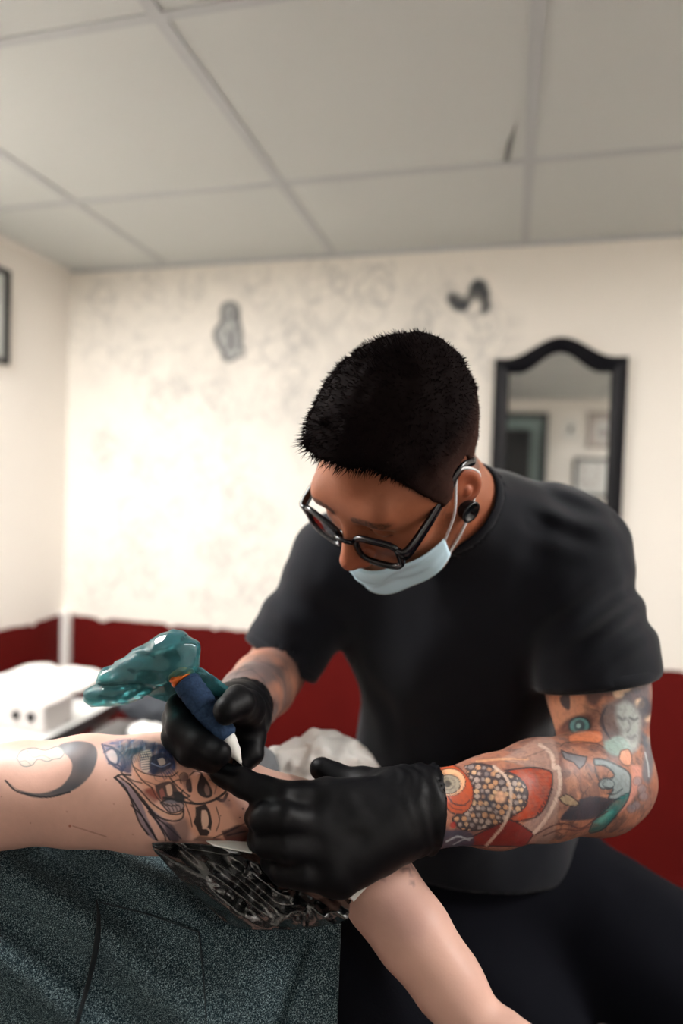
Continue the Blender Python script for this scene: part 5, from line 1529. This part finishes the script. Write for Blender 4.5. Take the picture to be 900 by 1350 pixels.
lo, hi = fit(bp_ + [P(190, 895, .636)], .04)
M_mach = mat('black_anodised_body', lin(14, 16, 20), .25, metal=.4)
obj('machine_body', mesh_sdf(bodyM, lo, hi, .003), M_mach, tm)
# translucent teal cover
cov = S(); cov.chain([P(237, 865, .626), P(231, 864, .629), P(220, 866, .631), P(196, 880, .635), P(172, 898, .637)], [.0175, .0185, .0180, .0170, .0150], k=.01, kin=.012)
cov.chain([P(172, 898, .637), P(150, 905, .638), P(127, 915, .640)], [.0140, .0140, .0105], k=.012, kin=.01)
cov.chain([P(205, 870, .632), P(175, 886, .634), P(145, 897, .636)], [.010, .009, .007], k=.012, kin=.01)
def cover(p):
    q = (p - P(190, 885, .63)) @ R
    w = 1 - np.abs(noise(q * A(.7, 1.6, 1), 42, 3)) * 2
    w2 = 1 - np.abs(noise(q * A(.8, 1.4, 1), 95, 5)) * 2
    d = cov(p) - .0022 * w - .0011 * w2
    g = np.exp(-((((p - P(160, 905, .62)) @ R)[:, 1] - .10 * ((p - P(160, 905, .62)) @ R)[:, 0]) / .0022) ** 2) * (((p - P(176, 900, .62)) @ RX) < .01)
    return d + .0035 * g
lo, hi = fit([P(115, 915, .64), P(250, 860, .625)], .045)
M_teal = bpy.data.materials.new('translucent_teal_plastic'); M_teal.use_nodes = True
nt = M_teal.node_tree; pr = nt.nodes['Principled BSDF']
pr.inputs['Base Color'].default_value = (*lin(70, 138, 146), 1); pr.inputs['Roughness'].default_value = .14
pr.inputs['Specular IOR Level'].default_value = .8; pr.inputs['Coat Weight'].default_value = .5; pr.inputs['Coat Roughness'].default_value = .06
tr_ = nt.nodes.new('ShaderNodeBsdfTransparent'); tr_.inputs[0].default_value = (*lin(150, 206, 206), 1)
mx_ = nt.nodes.new('ShaderNodeMixShader'); mx_.inputs[0].default_value = .42
nt.links.new(tr_.outputs[0], mx_.inputs[1]); nt.links.new(pr.outputs[0], mx_.inputs[2]); nt.links.new(mx_.outputs[0], nt.nodes['Material Output'].inputs[0])
gcov = mesh_sdf(cover, lo, hi, .0026)
cv = obj('plastic_cover', gcov, M_teal, tm)
tu = smooth_path([(168, 902), (200, 892), (240, 884), (262, 880), (280, 890), (313, 915)], 10); bu = smooth_path([(170, 905), (190, 915), (222, 926), (244, 927), (280, 924), (308, 921)], 10)
Gs = np.zeros((len(tu), 16, 3))
for i in range(len(tu)):
    for j, t in enumerate(np.linspace(0, 1, 16)):
        xy = tu[i] * (1 - t) + bu[i] * t
        Gs[i, j] = P(xy[0], xy[1], .650 + .003 * noise(A(xy[0], xy[1], 0)[None] / 9)[0] + .003 * math.sin(t * 5 + i * .2))
obj('cover_flap', sheet(Gs[:, ::-1], .0006), M_teal, cv)
# ------------------------------------------------------------------ light
def panel(x, y, sx, sy, power, label, col=(1, .98, .962), vis=True):
    t = thing('ceiling_light', (x, y, H - .03), label, 'ceiling light', None)
    obj('frame', join(bx(x - sx / 2 - .02, x + sx / 2 + .02, y - sy / 2 - .02, y - sy / 2, H - .03, H, .002), bx(x - sx / 2 - .02, x + sx / 2 + .02, y + sy / 2, y + sy / 2 + .02, H - .03, H, .002),
                      bx(x - sx / 2 - .02, x - sx / 2, y - sy / 2, y + sy / 2, H - .03, H, .002), bx(x + sx / 2, x + sx / 2 + .02, y - sy / 2, y + sy / 2, H - .03, H, .002)), M_trim, t, smooth=False)
    obj('diffuser', bx(x - sx / 2, x + sx / 2, y - sy / 2, y + sy / 2, H - .02, H - .012), emit('glowing_diffuser', col, power), t, smooth=False)
    return t
print([on_plane(x, y, 2, H).round(2).tolist() for x, y in ((0, 0), (0, 150), (0, 300), (900, 0), (900, 150), (900, 300))])
panel(-1.42, .80, .6, .6, 52, 'square ceiling light near the white left wall above the side table')
panel(1.38, .95, .5, .6, 40, 'square ceiling light near the right wall')
panel(1.42, -1.15, .5, .4, 15, 'added square ceiling light behind the camera, brightening the mirrored wall')  # added panel, brightens the front wall that the mirror reflects
w = bpy.data.worlds.new('world'); SC.world = w; w.use_nodes = True
w.node_tree.nodes['Background'].inputs[0].default_value = (.75, .85, 1, 1)
w.node_tree.nodes['Background'].inputs[1].default_value = .0
SC.view_settings.view_transform = 'Standard'; SC.view_settings.look = 'None'
SC.view_settings.exposure = 0.12; SC.view_settings.gamma = 1.0; SC.view_settings.use_curve_mapping = False
SC.cycles.max_bounces = 8; SC.cycles.diffuse_bounces = 5
SC.cycles.use_denoising = True
